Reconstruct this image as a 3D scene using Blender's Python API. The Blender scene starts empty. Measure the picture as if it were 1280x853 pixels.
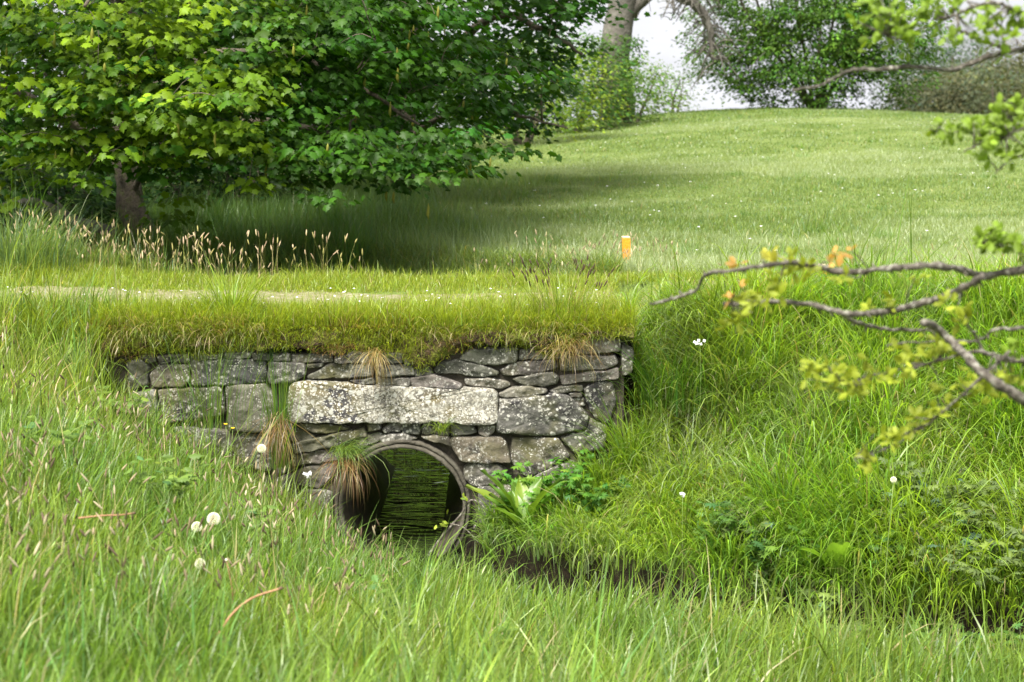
import bpy, math, random
import numpy as np
from mathutils import Vector
R = math.radians
rng = np.random.default_rng(7)
random.seed(7)
sc = bpy.context.scene
COL = sc.collection

# ------------------------------------------------------------------ camera, sky, sun, exposure
EYE = np.array([0.0, 0.0, 1.6]); FPX = 2133.3; PITCH = R(8.96)
cam_d = bpy.data.cameras.new("camera"); cam = bpy.data.objects.new("camera", cam_d); COL.objects.link(cam)
cam.location = EYE; cam.rotation_euler = (R(90) - PITCH, 0, 0)
cam_d.lens = 60; cam_d.sensor_width = 36; cam_d.clip_start = 0.05; cam_d.clip_end = 3000
cam_d.dof.use_dof = True; cam_d.dof.focus_distance = 9.8; cam_d.dof.aperture_fstop = 3.8
sc.camera = cam

SUN_DIR = Vector((-0.24, -0.46, 0.86)).normalized()
world = bpy.data.worlds.new("World"); sc.world = world; world.use_nodes = True
wn = world.node_tree.nodes; wl = world.node_tree.links; wn.clear()
wo = wn.new("ShaderNodeOutputWorld"); bg = wn.new("ShaderNodeBackground"); sky = wn.new("ShaderNodeTexSky")
sky.sky_type = 'NISHITA'; sky.sun_disc = False
sky.sun_elevation = math.asin(SUN_DIR.z); sky.sun_rotation = math.atan2(SUN_DIR.x, SUN_DIR.y)
sky.air_density = 1.0; sky.dust_density = 3.5; sky.ozone_density = 1.0
hs = wn.new("ShaderNodeHueSaturation"); hs.inputs["Saturation"].default_value = 0.22
wl.new(sky.outputs[0], hs.inputs["Color"])
wt = wn.new("ShaderNodeTexCoord"); wmp = wn.new("ShaderNodeMapping"); wmp.inputs["Scale"].default_value = (1, 1, 3.5)
wno = wn.new("ShaderNodeTexNoise"); wno.inputs["Scale"].default_value = 2.6; wno.inputs["Detail"].default_value = 6
wr = wn.new("ShaderNodeValToRGB"); wr.color_ramp.elements[0].position = 0.25; wr.color_ramp.elements[1].position = 0.6
wmx = wn.new("ShaderNodeMix"); wmx.data_type = 'RGBA'
wl.new(wt.outputs["Generated"], wmp.inputs[0]); wl.new(wmp.outputs[0], wno.inputs["Vector"]); wl.new(wno.outputs[0], wr.inputs[0])
wl.new(wr.outputs[0], wmx.inputs["Factor"]); wl.new(hs.outputs[0], wmx.inputs["A"])
wmx.inputs["B"].default_value = (2.75, 2.78, 2.95, 1)
wl.new(wmx.outputs["Result"], bg.inputs[0]); bg.inputs[1].default_value = 0.15
wl.new(bg.outputs[0], wo.inputs[0])

sun_d = bpy.data.lights.new("sun", 'SUN'); sun = bpy.data.objects.new("sun", sun_d); COL.objects.link(sun)
sun_d.energy = 4.4; sun_d.angle = R(20); sun_d.color = (1.0, 0.95, 0.86)
sun.rotation_euler = SUN_DIR.to_track_quat('Z', 'Y').to_euler()
sc.view_settings.view_transform = 'Standard'; sc.view_settings.look = 'None'
sc.view_settings.gamma = 1; sc.view_settings.use_curve_mapping = False
sc.view_settings.exposure = 1.42
sc.render.engine = 'CYCLES'
sc.cycles.max_bounces = 8; sc.cycles.transparent_max_bounces = 4

# ------------------------------------------------------------------ helpers
CP, SP = math.cos(PITCH), math.sin(PITCH)
def ray(px, py):
    u = (np.asarray(px, float) - 640) / FPX; v = -(np.asarray(py, float) - 426.5) / FPX
    u, v = np.broadcast_arrays(u, v); return np.stack([u, CP + v * SP, -SP + v * CP], -1)
def at(px, py, Y):
    d = ray(px, py); return EYE + d * (np.asarray(Y, float) / d[..., 1])[..., None]
def proj(p):
    q = p - EYE; zc = q[..., 1] * CP - q[..., 2] * SP; yc = q[..., 1] * SP + q[..., 2] * CP
    zc = np.maximum(zc, 1e-3)
    return 640 + q[..., 0] / zc * FPX, 426.5 - yc / zc * FPX

def smooth(a, b, x):
    t = np.clip((np.asarray(x, float) - a) / (b - a), 0, 1); return t * t * (3 - 2 * t)
def _h(ix, iy, iz, s):
    n = (ix.astype(np.int64) * 374761393 + iy.astype(np.int64) * 668265263 + iz.astype(np.int64) * 2147483647 + s * 974634777) & 0xffffffff
    n = ((n ^ (n >> 13)) * 1274126177) & 0xffffffff
    n = n ^ (n >> 16)
    return (n & 0xffffff) / 16777215.0
def noise(x, y, z=0.0, s=0):
    x, y, z = np.broadcast_arrays(np.asarray(x, float), np.asarray(y, float), np.asarray(z, float))
    ix, iy, iz = np.floor(x), np.floor(y), np.floor(z); fx, fy, fz = x - ix, y - iy, z - iz
    fx, fy, fz = [f * f * (3 - 2 * f) for f in (fx, fy, fz)]
    r = 0
    for a in (0, 1):
        for b in (0, 1):
            for c in (0, 1):
                w = (fx if a else 1 - fx) * (fy if b else 1 - fy) * (fz if c else 1 - fz)
                r = r + w * _h(ix + a, iy + b, iz + c, s)
    return r * 2 - 1
def fbm(x, y, z=0.0, s=0, o=3):
    r = 0; a = 1.0; t = 0
    for k in range(o):
        r = r + a * noise(x * 2 ** k, y * 2 ** k, z * 2 ** k, s + k); t += a; a *= .5
    return r / t

def mesh_np(name, V, loops, starts, mat, parent=None, cols=None, smoothf=True):
    me = bpy.data.meshes.new(name)
    V = np.ascontiguousarray(V, dtype=np.float32); loops = np.ascontiguousarray(loops, dtype=np.int32); starts = np.ascontiguousarray(starts, dtype=np.int32)
    me.vertices.add(len(V)); me.vertices.foreach_set("co", V.ravel())
    me.loops.add(len(loops)); me.loops.foreach_set("vertex_index", loops)
    me.polygons.add(len(starts)); me.polygons.foreach_set("loop_start", starts)
    me.update(calc_edges=True)
    me.polygons.foreach_set("use_smooth", np.full(len(starts), smoothf))
    if cols is not None:
        a = me.color_attributes.new("Col", 'FLOAT_COLOR', 'POINT')
        c = np.ones((len(V), 4), np.float32); c[:, :3] = cols
        a.data.foreach_set("color", c.ravel())
    me.materials.append(mat)
    o = bpy.data.objects.new(name, me); COL.objects.link(o)
    if parent is not None: o.parent = parent
    return o
def faces_to(F3=None, F4=None):
    L = []; S = []; n = 0
    if F4 is not None and len(F4): L.append(F4.ravel()); S.append(n + 4 * np.arange(len(F4))); n += 4 * len(F4)
    if F3 is not None and len(F3): L.append(F3.ravel()); S.append(n + 3 * np.arange(len(F3)))
    return np.concatenate(L), np.concatenate(S)
def tag(o, label, cat=None, group=None, kind=None):
    if label: o["label"] = label
    if cat: o["category"] = cat
    if group: o["group"] = group
    if kind: o["kind"] = kind
    return o
def thing(name, label, cat, loc, group=None):
    o = bpy.data.objects.new(name, None); COL.objects.link(o); o.location = [float(v) for v in loc]
    o.empty_display_size = .1
    return tag(o, label, cat, group)
class MB:
    """collects geometry in world coordinates; build() makes one mesh, local to its thing"""
    def __init__(s): s.V = []; s.F = []; s.C = []; s.n = 0
    def add(s, V, F, c=(.5, .5, .5)):
        V = np.asarray(V, float); s.V.append(V); s.F += [tuple(i + s.n for i in f) for f in F]
        c = np.asarray(c, float); s.C.append(np.broadcast_to(c, (len(V), 3)).copy()); s.n += len(V)
    def addT(s, T, Fs, P, M, cols, cvar=None):
        """instances of template T (n,3): P (N,3), M (N,3,3)"""
        N, n = len(P), len(T)
        V = np.einsum('Nij,nj->Nni', M, T) + P[:, None, :]
        s.V.append(V.reshape(-1, 3)); c = np.repeat(np.asarray(cols, float)[:, None, :], n, 1)
        if cvar is not None: c = c * cvar[None, :, None]
        s.C.append(c.reshape(-1, 3))
        base = s.n + n * np.arange(N)
        for f in Fs: s.F.append(('A', (base[:, None] + np.asarray(f)[None, :])))
        s.n += N * n
    def tube(s, pts, rad, sides=7, c=(.5, .5, .5), wob=0.0, seed=0):
        pts = np.asarray(pts, float); n = len(pts); rad = np.broadcast_to(np.asarray(rad, float), (n,))
        T = np.gradient(pts, axis=0); T /= np.linalg.norm(T, axis=1)[:, None] + 1e-9
        up = np.array([0, 0, 1.]) if abs(T[0, 2]) < .9 else np.array([1., 0, 0])
        a = np.cross(T[0], up); a /= np.linalg.norm(a); V = []
        ang = np.linspace(0, 2 * np.pi, sides, endpoint=False)
        for i in range(n):
            a = a - T[i] * a.dot(T[i]); a /= np.linalg.norm(a) + 1e-9; b = np.cross(T[i], a)
            r = rad[i]
            ring = pts[i] + (np.cos(ang)[:, None] * a + np.sin(ang)[:, None] * b) * r
            if wob: ring = pts[i] + (ring - pts[i]) * (1 + wob * noise(ring[:, 0] / (3 * r + 1e-4), ring[:, 1] / (3 * r + 1e-4), ring[:, 2] / (4 * r + 1e-4), seed))[:, None]
            V.append(ring)
        V.append(pts[:1]); V.append(pts[-1:]); F = []
        for i in range(n - 1):
            for j in range(sides):
                k = (j + 1) % sides; F.append((i * sides + j, i * sides + k, (i + 1) * sides + k, (i + 1) * sides + j))
        e = n * sides
        for j in range(sides):
            k = (j + 1) % sides; F.append((e, k, j)); F.append((e + 1, (n - 1) * sides + j, (n - 1) * sides + k))
        s.add(np.concatenate(V), F, c)
    def build(s, name, mat, parent=None, smoothf=True, origin=None):
        V = np.concatenate(s.V); C = np.concatenate(s.C)
        org = np.zeros(3)
        if parent is not None:
            org = np.array(parent.location) if parent.parent is None else np.array(parent.location) + np.array(parent.parent.location)
        elif origin is not None: org = np.asarray(origin, float)
        V = V - org
        L = []; S = []; n = 0
        small = [f for f in s.F if f[0] != 'A' or not isinstance(f[0], str)]
        if small:
            lens = np.array([len(f) for f in small]); L.append(np.fromiter((i for f in small for i in f), dtype=np.int64))
            st = np.concatenate([[0], np.cumsum(lens)[:-1]]); S.append(st); n = int(lens.sum())
        for f in s.F:
            if isinstance(f[0], str):
                A = f[1]; L.append(A.ravel()); S.append(n + A.shape[1] * np.arange(len(A))); n += A.size
        o = mesh_np(name, V, np.concatenate(L), np.concatenate(S), mat, parent, C, smoothf)
        if parent is None and origin is not None: o.location = [float(v) for v in org]
        return o
def spline(pts, n=24):
    P = np.asarray(pts, float); m = len(P)
    if m < 3: return np.array([P[0] + (P[-1] - P[0]) * t for t in np.linspace(0, 1, n)])
    Q = np.vstack([2 * P[0] - P[1], P, 2 * P[-1] - P[-2]]); out = []
    for t in np.linspace(0, m - 1 - 1e-6, n):
        i = int(t); f = t - i; p0, p1, p2, p3 = Q[i], Q[i + 1], Q[i + 2], Q[i + 3]
        out.append(.5 * ((2 * p1) + (-p0 + p2) * f + (2 * p0 - 5 * p1 + 4 * p2 - p3) * f * f + (-p0 + 3 * p1 - 3 * p2 + p3) * f ** 3))
    return np.array(out)

# ------------------------------------------------------------------ materials
def newmat(name):
    m = bpy.data.materials.new(name); m.use_nodes = True; nt = m.node_tree
    p = nt.nodes["Principled BSDF"]; return m, nt, p
def leafmat(name, rough=.45, transl=.4, spec=.4):
    m, nt, p = newmat(name); n, l = nt.nodes, nt.links
    a = n.new("ShaderNodeAttribute"); a.attribute_name = "Col"
    l.new(a.outputs["Color"], p.inputs["Base Color"]); p.inputs["Roughness"].default_value = rough; p.inputs["Specular IOR Level"].default_value = spec
    t = n.new("ShaderNodeBsdfTranslucent"); g = n.new("ShaderNodeMix"); g.data_type = 'RGBA'; g.blend_type = 'MULTIPLY'; g.inputs["Factor"].default_value = 1
    l.new(a.outputs["Color"], g.inputs["A"]); g.inputs["B"].default_value = (1.5, 1.45, .6, 1); l.new(g.outputs["Result"], t.inputs[0])
    mx = n.new("ShaderNodeMixShader"); mx.inputs[0].default_value = transl
    l.new(p.outputs[0], mx.inputs[1]); l.new(t.outputs[0], mx.inputs[2]); l.new(mx.outputs[0], n["Material Output"].inputs[0])
    return m
M_grass = leafmat("grass_blade", .38, .5, .5)
M_leaf = leafmat("tree_leaf", .5, .4, .22)
M_dry = leafmat("dry_stem", .7, .15, .2)
M_fluff = leafmat("fluff", .9, .3, .1)
def noisy(name, cols, scale=6, rough=.85, bump=.3, bscale=30, attr=False, detail=8, dist=.02):
    m, nt, p = newmat(name); n, l = nt.nodes, nt.links
    tc = n.new("ShaderNodeTexCoord"); a = n.new("ShaderNodeTexNoise"); a.inputs["Scale"].default_value = scale; a.inputs["Detail"].default_value = detail; a.inputs["Roughness"].default_value = .65
    l.new(tc.outputs["Object"], a.inputs["Vector"])
    r = n.new("ShaderNodeValToRGB"); e = r.color_ramp.elements
    while len(e) < len(cols): e.new(.5)
    for i, (pos, c) in enumerate(cols): e[i].position = pos; e[i].color = (*c, 1)
    l.new(a.outputs[0], r.inputs[0]); l.new(r.outputs[0], p.inputs["Base Color"]); p.inputs["Roughness"].default_value = rough
    b = n.new("ShaderNodeTexNoise"); b.inputs["Scale"].default_value = bscale; b.inputs["Detail"].default_value = 8; l.new(tc.outputs["Object"], b.inputs["Vector"])
    bm = n.new("ShaderNodeBump"); bm.inputs["Strength"].default_value = bump; bm.inputs["Distance"].default_value = dist
    l.new(b.outputs[0], bm.inputs["Height"]); l.new(bm.outputs[0], p.inputs["Normal"])
    return m
M_bark = noisy("bark", [(.3, (.03, .024, .017)), (.55, (.11, .09, .065)), (.75, (.2, .18, .14))], 9, .9, .8, 40)
M_barkmoss = noisy("mossy_bark", [(.3, (.03, .024, .018)), (.5, (.10, .08, .06)), (.62, (.08, .09, .03)), (.75, (.2, .18, .14))], 14, .9, .8, 50)
M_barkgrey = noisy("lichened_bark", [(.36, (.03, .024, .019)), (.52, (.09, .078, .062)), (.66, (.30, .29, .25))], 55, .9, .8, 120, dist=.004)
M_barkpale = noisy("pale_bark", [(.3, (.045, .04, .033)), (.55, (.11, .10, .085)), (.75, (.19, .18, .155))], 3, .9, .6, 14, dist=.05)
M_pipein = noisy("shaded_pipe_inside", [(.3, (.02, .016, .011)), (.55, (.06, .047, .033)), (.75, (.12, .095, .07))], 5, .7, .4, 50, dist=.006)  # brown concrete, darkened to put the barrel's shade into the colour
M_soil = noisy("soil_turf", [(.32, (.022, .013, .008)), (.44, (.06, .036, .018)), (.52, (.10, .09, .018)), (.66, (.15, .18, .02))], 9, .95, 1.0, 45, dist=.03)
M_path = noisy("gravel_path", [(.38, (.12, .13, .04)), (.55, (.20, .18, .10)), (.7, (.31, .29, .22))], 22, .95, .6, 90)
M_concrete = noisy("pipe_concrete", [(.3, (.025, .022, .015)), (.5, (.07, .062, .045)), (.72, (.135, .125, .10))], 9, .85, .9, 45, dist=.012)

def stone_mat(name, base, lich, moss=.5):
    m, nt, p = newmat(name); n, l = nt.nodes, nt.links
    tc = n.new("ShaderNodeTexCoord")
    def nz(s, d=8, r=.6):
        a = n.new("ShaderNodeTexNoise"); a.inputs["Scale"].default_value = s; a.inputs["Detail"].default_value = d; a.inputs["Roughness"].default_value = r
        l.new(tc.outputs["Object"], a.inputs["Vector"]); return a.outputs[0]
    def ramp(src, a, b, c0=(0, 0, 0), c1=(1, 1, 1)):
        r = n.new("ShaderNodeValToRGB"); e = r.color_ramp.elements; e[0].position = a; e[1].position = b; e[0].color = (*c0, 1); e[1].color = (*c1, 1)
        l.new(src, r.inputs[0]); return r.outputs[0]
    def mix(f, A, B):
        x = n.new("ShaderNodeMix"); x.data_type = 'RGBA'; l.new(f, x.inputs["Factor"])
        for k, v in (("A", A), ("B", B)):
            if isinstance(v, tuple): x.inputs[k].default_value = (*v, 1)
            else: l.new(v, x.inputs[k])
        return x.outputs["Result"]
    def mul(A, B):
        x = n.new("ShaderNodeMath"); x.operation = 'MULTIPLY'; l.new(A, x.inputs[0]); l.new(B, x.inputs[1]); return x.outputs[0]
    at_ = n.new("ShaderNodeAttribute"); at_.attribute_name = "Col"
    b0 = n.new("ShaderNodeMix"); b0.data_type = 'RGBA'; b0.blend_type = 'MULTIPLY'; b0.inputs["Factor"].default_value = 1
    l.new(ramp(nz(11), .3, .72, tuple(c * .55 for c in base), tuple(c * 1.4 for c in base)), b0.inputs["A"]); l.new(at_.outputs["Color"], b0.inputs["B"])
    c = b0.outputs["Result"]
    c = mix(ramp(nz(3.3, 4), .5, .66), c, (.10, .095, .045)) if moss else c        # mossy olive
    c = mix(ramp(nz(5.1, 5), .58, .66), c, (.035, .033, .035))                      # black crust
    if lich > .05:
        c = mix(mul(ramp(nz(48, 6, .75), .47, .56), ramp(nz(6, 4), .36, .5)), c, (.31, .295, .24))
        c = mix(mul(ramp(nz(60, 6, .75), .55, .60), ramp(nz(4.2, 3), .42, .55)), c, (.055, .05, .05))
        c = mix(ramp(nz(2.6, 3), .55, .62), c, (.13, .11, .06))
        c = mix(mul(ramp(nz(3.7, 3), .56, .6), ramp(nz(30, 6), .42, .5)), c, (.05, .048, .05))
    else:
        c = mix(mul(ramp(nz(42, 6, .75), .54, .62), ramp(nz(5, 4), .45, .6)), c, (.34, .33, .30))
    # white lichen rosettes of several sizes
    for s_, lo, hi, cov in ((34, .30, .22, .47 - lich), (75, .34, .26, .49 - lich), (17, .24, .2, .56 - lich)):
        v = n.new("ShaderNodeTexVoronoi"); v.inputs["Scale"].default_value = s_; v.feature = 'F1'
        wv = n.new("ShaderNodeMix"); wv.data_type = 'VECTOR' if hasattr(wv, 'data_type') else 'VECTOR'
        no = n.new("ShaderNodeTexNoise"); no.inputs["Scale"].default_value = s_ * 2.2; no.inputs["Detail"].default_value = 4
        l.new(tc.outputs["Object"], no.inputs["Vector"])
        wv.inputs["Factor"].default_value = .012
        l.new(tc.outputs["Object"], wv.inputs[4]); l.new(no.outputs["Color"], wv.inputs[5])
        l.new(wv.outputs[1], v.inputs["Vector"])
        rr = n.new("ShaderNodeValToRGB"); e = rr.color_ramp.elements; e[0].position = hi; e[1].position = lo + .06; e[0].color = (1, 1, 1, 1); e[1].color = (0, 0, 0, 1)
        mm = n.new("ShaderNodeMath"); mm.operation = 'MULTIPLY'; mm.inputs[1].default_value = 1.0
        l.new(v.outputs["Distance"], mm.inputs[0]); l.new(mm.outputs[0], rr.inputs[0])
        msk = mul(rr.outputs[0], ramp(nz(s_ * .16, 5), cov, cov + .07))
        c = mix(msk, c, (.44, .43, .385) if s_ != 17 else (.36, .36, .32))
    l.new(c, p.inputs["Base Color"]); p.inputs["Roughness"].default_value = .9; p.inputs["Specular IOR Level"].default_value = .25
    bm = n.new("ShaderNodeBump"); bm.inputs["Strength"].default_value = .9; bm.inputs["Distance"].default_value = .012
    l.new(nz(38, 10, .7), bm.inputs["Height"]); l.new(bm.outputs[0], p.inputs["Normal"])
    return m
M_stone = stone_mat("lichened_stone", (.125, .12, .108), -.02)
M_lintel = stone_mat("crusted_lintel_stone", (.165, .155, .13), .15)
M_dark = noisy("packed_earth", [(.3, (.02, .017, .012)), (.7, (.075, .062, .045))], 12, .95, .6, 40)

m, nt, p = newmat("stream_water"); M_water = m; n, l = nt.nodes, nt.links
p.inputs["Base Color"].default_value = (.02, .03, .01, 1); p.inputs["Roughness"].default_value = .03; p.inputs["IOR"].default_value = 2.5; p.inputs["Specular IOR Level"].default_value = .9
tc = n.new("ShaderNodeTexCoord"); mp = n.new("ShaderNodeMapping"); mp.inputs["Scale"].default_value = (2.2, 7.5, 1); a = n.new("ShaderNodeTexNoise"); a.inputs["Scale"].default_value = 1.3; a.inputs["Detail"].default_value = 1.5; a.inputs["Distortion"].default_value = .8
l.new(tc.outputs["Object"], mp.inputs[0]); l.new(mp.outputs[0], a.inputs["Vector"])
b = n.new("ShaderNodeBump"); b.inputs["Strength"].default_value = .5; b.inputs["Distance"].default_value = .13; l.new(a.outputs[0], b.inputs["Height"]); l.new(b.outputs[0], p.inputs["Normal"])

# ground material: short green sward, bare soil on steep faces and stream bed
m, nt, p = newmat("sward_ground"); M_ground = m; n, l = nt.nodes, nt.links
tc = n.new("ShaderNodeTexCoord")
def _nz(s, d=8):
    a = n.new("ShaderNodeTexNoise"); a.inputs["Scale"].default_value = s; a.inputs["Detail"].default_value = d; l.new(tc.outputs["Object"], a.inputs["Vector"]); return a.outputs[0]
r1 = n.new("ShaderNodeValToRGB"); e = r1.color_ramp.elements; e[0].position = .3; e[1].position = .7; e[0].color = (.08, .12, .025, 1); e[1].color = (.15, .19, .06, 1); l.new(_nz(.9), r1.inputs[0])
r1b = n.new("ShaderNodeValToRGB"); e = r1b.color_ramp.elements; e[0].position = .35; e[1].position = .65; e[0].color = (.6, .6, .6, 1); e[1].color = (1.25, 1.25, 1.2, 1); l.new(_nz(38), r1b.inputs[0])
mu = n.new("ShaderNodeMix"); mu.data_type = 'RGBA'; mu.blend_type = 'MULTIPLY'; mu.inputs["Factor"].default_value = 1; l.new(r1.outputs[0], mu.inputs["A"]); l.new(r1b.outputs[0], mu.inputs["B"])
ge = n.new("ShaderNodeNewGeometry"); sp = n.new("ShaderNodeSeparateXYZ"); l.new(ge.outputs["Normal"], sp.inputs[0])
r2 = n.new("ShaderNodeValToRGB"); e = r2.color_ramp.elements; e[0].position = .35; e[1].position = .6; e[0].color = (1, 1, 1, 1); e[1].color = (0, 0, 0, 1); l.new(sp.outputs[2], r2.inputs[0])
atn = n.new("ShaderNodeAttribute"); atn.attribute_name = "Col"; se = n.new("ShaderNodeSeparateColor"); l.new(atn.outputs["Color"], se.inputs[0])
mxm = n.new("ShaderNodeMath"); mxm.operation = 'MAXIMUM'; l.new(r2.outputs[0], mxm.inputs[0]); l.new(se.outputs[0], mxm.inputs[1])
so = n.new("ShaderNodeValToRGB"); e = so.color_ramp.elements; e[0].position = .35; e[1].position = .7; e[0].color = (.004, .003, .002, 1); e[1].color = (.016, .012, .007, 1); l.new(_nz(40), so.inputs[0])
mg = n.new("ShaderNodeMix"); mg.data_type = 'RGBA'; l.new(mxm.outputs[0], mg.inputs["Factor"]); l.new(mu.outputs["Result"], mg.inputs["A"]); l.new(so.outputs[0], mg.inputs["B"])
l.new(mg.outputs["Result"], p.inputs["Base Color"]); p.inputs["Roughness"].default_value = .95; p.inputs["Specular IOR Level"].default_value = .1
bm = n.new("ShaderNodeBump"); bm.inputs["Strength"].default_value = .6; bm.inputs["Distance"].default_value = .03; l.new(_nz(30), bm.inputs["Height"]); l.new(bm.outputs[0], p.inputs["Normal"])

# ------------------------------------------------------------------ terrain
WATER = -1.215
XP = -0.63                                   # culvert axis
YW = 9.78                                    # face of the wall
CH = np.array([(-30, 15.5), (-9, 14.2), (-4, 13.7), (-1.6, 13.1), (XP, 12.35), (XP, 9.7), (-.50, 9.15), (-.05, 8.75), (.5, 8.45), (1.1, 8.12), (1.9, 7.85), (3.2, 7.6), (6, 7.4), (30, 6)])
def chan(x, y):
    best = np.full(np.shape(x), 1e9); side = np.zeros(np.shape(x)); tt = np.zeros(np.shape(x)); acc = 0.0
    for i in range(len(CH) - 1):
        a, b_ = CH[i], CH[i + 1]; d = b_ - a; L = np.hypot(*d)
        t = np.clip(((x - a[0]) * d[0] + (y - a[1]) * d[1]) / L ** 2, 0, 1)
        ex, ey = x - a[0] - t * d[0], y - a[1] - t * d[1]; q = np.hypot(ex, ey)
        cr = d[0] * (y - a[1]) - d[1] * (x - a[0])
        k = q < best; best = np.where(k, q, best); side = np.where(k, np.sign(cr), side); tt = np.where(k, acc + t * L, tt); acc += L
    return best, side, tt
_acc = 0
for i in range(5): _acc += np.hypot(*(CH[i + 1] - CH[i]))
T_WALL = _acc                                # arc length at the wall
def H(x, y):
    x = np.asarray(x, float); y = np.asarray(y, float)
    q, side, tt = chan(x, y); d = q - .34
    lf = fbm(x * .7, y * .7, 0, 3)
    far = .15 + .62 * smooth(-3.4, 6.5, x) * (1 - .32 * smooth(5.8, 12.5, x)) * smooth(13, 36, y) - .35 * smooth(-3, -9, x) * smooth(14, 22, y) - 3.2 * smooth(40, 60, y) - .03 * np.maximum(y - 60, 0)
    far = far + .03 * fbm(x * .35, y * .35, 0, 9) * smooth(12, 16, y) - .08 * smooth(12, 13.5, y) * smooth(18, 14, y)
    xx = x + .35 * (y - 6)
    near = .0 - 1.05 * smooth(-2.7, 1.4, xx) * smooth(1, 6.3, y)
    inwall = smooth(-2.45, -2.25, x) * smooth(.78, .70, x)
    s_l = smooth(9.2, 10.0, y) * (1 - inwall) + smooth(9.86, 9.92, y) * inwall
    P = np.where((side > 0) & (y < 11), .13 + .02 * lf, near * (1 - s_l) + far * s_l)
    P = np.where(y > 11, far, P)
    dn = smooth(10.5, 8.8, y); Lr = 1.3 + 2.0 * dn; Ll = 1.2 + 1.2 * smooth(0, 2.2, tt - T_WALL)
    Lx = np.where(tt < T_WALL - 2.0, .9, np.where(side > 0, Lr, Ll))
    prof = smooth(-.35, 1, d / Lx) if False else np.clip(d / Lx, 0, 1)
    prof = np.where((side > 0) & (y > 5), prof ** (1 + .8 * (1 - dn) * smooth(1.3, .6, x) * smooth(10.3, 9.8, y)), prof); kk = .55 * np.where((tt < T_WALL - 2.0) & (y > 11), 1, np.where(side > 0, dn, 1)); prof = prof * (1 + kk - kk * prof)
    prof = np.minimum(prof, 1)
    foot = -1.42 + .38 * smooth(-.12, .10, d)
    z = foot + (P - foot) * np.clip(prof, 0, 1)
    z = np.where(d < 0, -1.42 + .38 * smooth(-.12, .10, d), z)
    deck = smooth(9.86, 9.92, y) * smooth(12.02, 11.96, y) * inwall
    z = z * (1 - deck) + np.where(y > 9.8, far, z) * deck
    z = z + .035 * fbm(x * 1.7, y * 1.7, 0, 5) * smooth(0, .3, d) * (1 - deck)
    z = z + .14 * np.exp(-((x + 3.5) / .8) ** 2 - ((y - 11.9) / .6) ** 2)
    return z
def ground_at(px, py, y0=3.0, y1=60.0):
    d = ray(px, py); s = np.linspace(y0, y1, 4000); p = EYE + d * (s / d[1])[:, None]
    k = np.nonzero(p[:, 2] < H(p[:, 0], p[:, 1]))[0]
    i = k[0] if len(k) else -1
    return np.array([p[i, 0], p[i, 1], float(H(p[i, 0], p[i, 1]))])

def axis(lo, hi, fine_lo, fine_hi, st, grow):
    a = list(np.arange(fine_lo, fine_hi, st)); s_ = st
    while a[-1] < hi: s_ *= grow; a.append(a[-1] + s_)
    s_ = st
    while a[0] > lo: s_ *= grow; a.insert(0, a[0] - s_)
    return np.array(a)
gx = axis(-700, 700, -3.4, 3.6, .05, 1.06); gy = axis(-60, 1200, 6.8, 13.2, .05, 1.045)
GX, GY = np.meshgrid(gx, gy); GZ = H(GX, GY)
nx, ny = len(gx), len(gy)
idx = np.arange(nx * ny).reshape(ny, nx)
F = np.stack([idx[:-1, :-1], idx[:-1, 1:], idx[1:, 1:], idx[1:, :-1]], -1).reshape(-1, 4)
fx = GX.ravel()[F].mean(1); fy = GY.ravel()[F].mean(1)
keep = ~((np.abs(fx - XP) < .44) & (((fy > 9.80) & (fy < 9.98)) | ((fy > 11.9) & (fy < 12.08))))
F = F[keep]
soilm = np.zeros(nx * ny); q, sd, tt_ = chan(GX, GY); soilm = smooth(.25, .05, q - .34) * (GY < 9.9) + smooth(.03, -.05, q - .34) * (GY > 11.9)
soilm = np.maximum(soilm, .9 * np.exp(-((GX + 3.6) / 3.2) ** 2 - ((GY - 15.0) / 1.6) ** 2)).ravel()
L_, S_ = faces_to(None, F)
tag(mesh_np("ground", np.stack([GX.ravel(), GY.ravel(), GZ.ravel()], -1), L_, S_, M_ground, None, np.repeat(soilm[:, None], 3, 1)), "sloping grassy ground with a stream ditch cut through it", kind="structure")

# water ribbon along the ditch, under the culvert
def ribbon(name, line, hw, z, mat, kind="structure", label=None, ns=200, zfun=None, jit=0, nw=6):
    P = spline(np.c_[line, np.zeros(len(line))], ns)[:, :2]; T = np.gradient(P, axis=0); T /= np.linalg.norm(T, axis=1)[:, None]; N = np.c_[-T[:, 1], T[:, 0]]
    V = []
    for i in range(ns):
        h1 = hw * (1 + jit * noise(i * .13, 0, 0, 4)); h2 = hw * (1 + jit * noise(i * .13, 9, 0, 5))
        for w in np.linspace(-h1, h2, nw):
            q_ = P[i] + N[i] * w; V.append((q_[0], q_[1], z if zfun is None else float(zfun(q_[0], q_[1])) + z))
    F = [(i * nw + j, i * nw + j + 1, (i + 1) * nw + j + 1, (i + 1) * nw + j) for i in range(ns - 1) for j in range(nw - 1)]
    mb = MB(); mb.add(V, F); o = mb.build(name, mat); return tag(o, label, kind=kind)
ribbon("water", CH[1:-1], .5, WATER, M_water, label="dark rippled stream water running out of the culvert")
ribbon("path", [(-12, 10.75), (-6, 10.8), (-3, 10.85), (-1, 10.9), (.8, 11.15), (2, 11.7), (3, 12.1), (5, 12.3), (9, 12.4), (14, 12.6)], .36, .005, M_path, label="narrow worn gravelly path across the culvert", zfun=H, jit=.5, nw=8)

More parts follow.
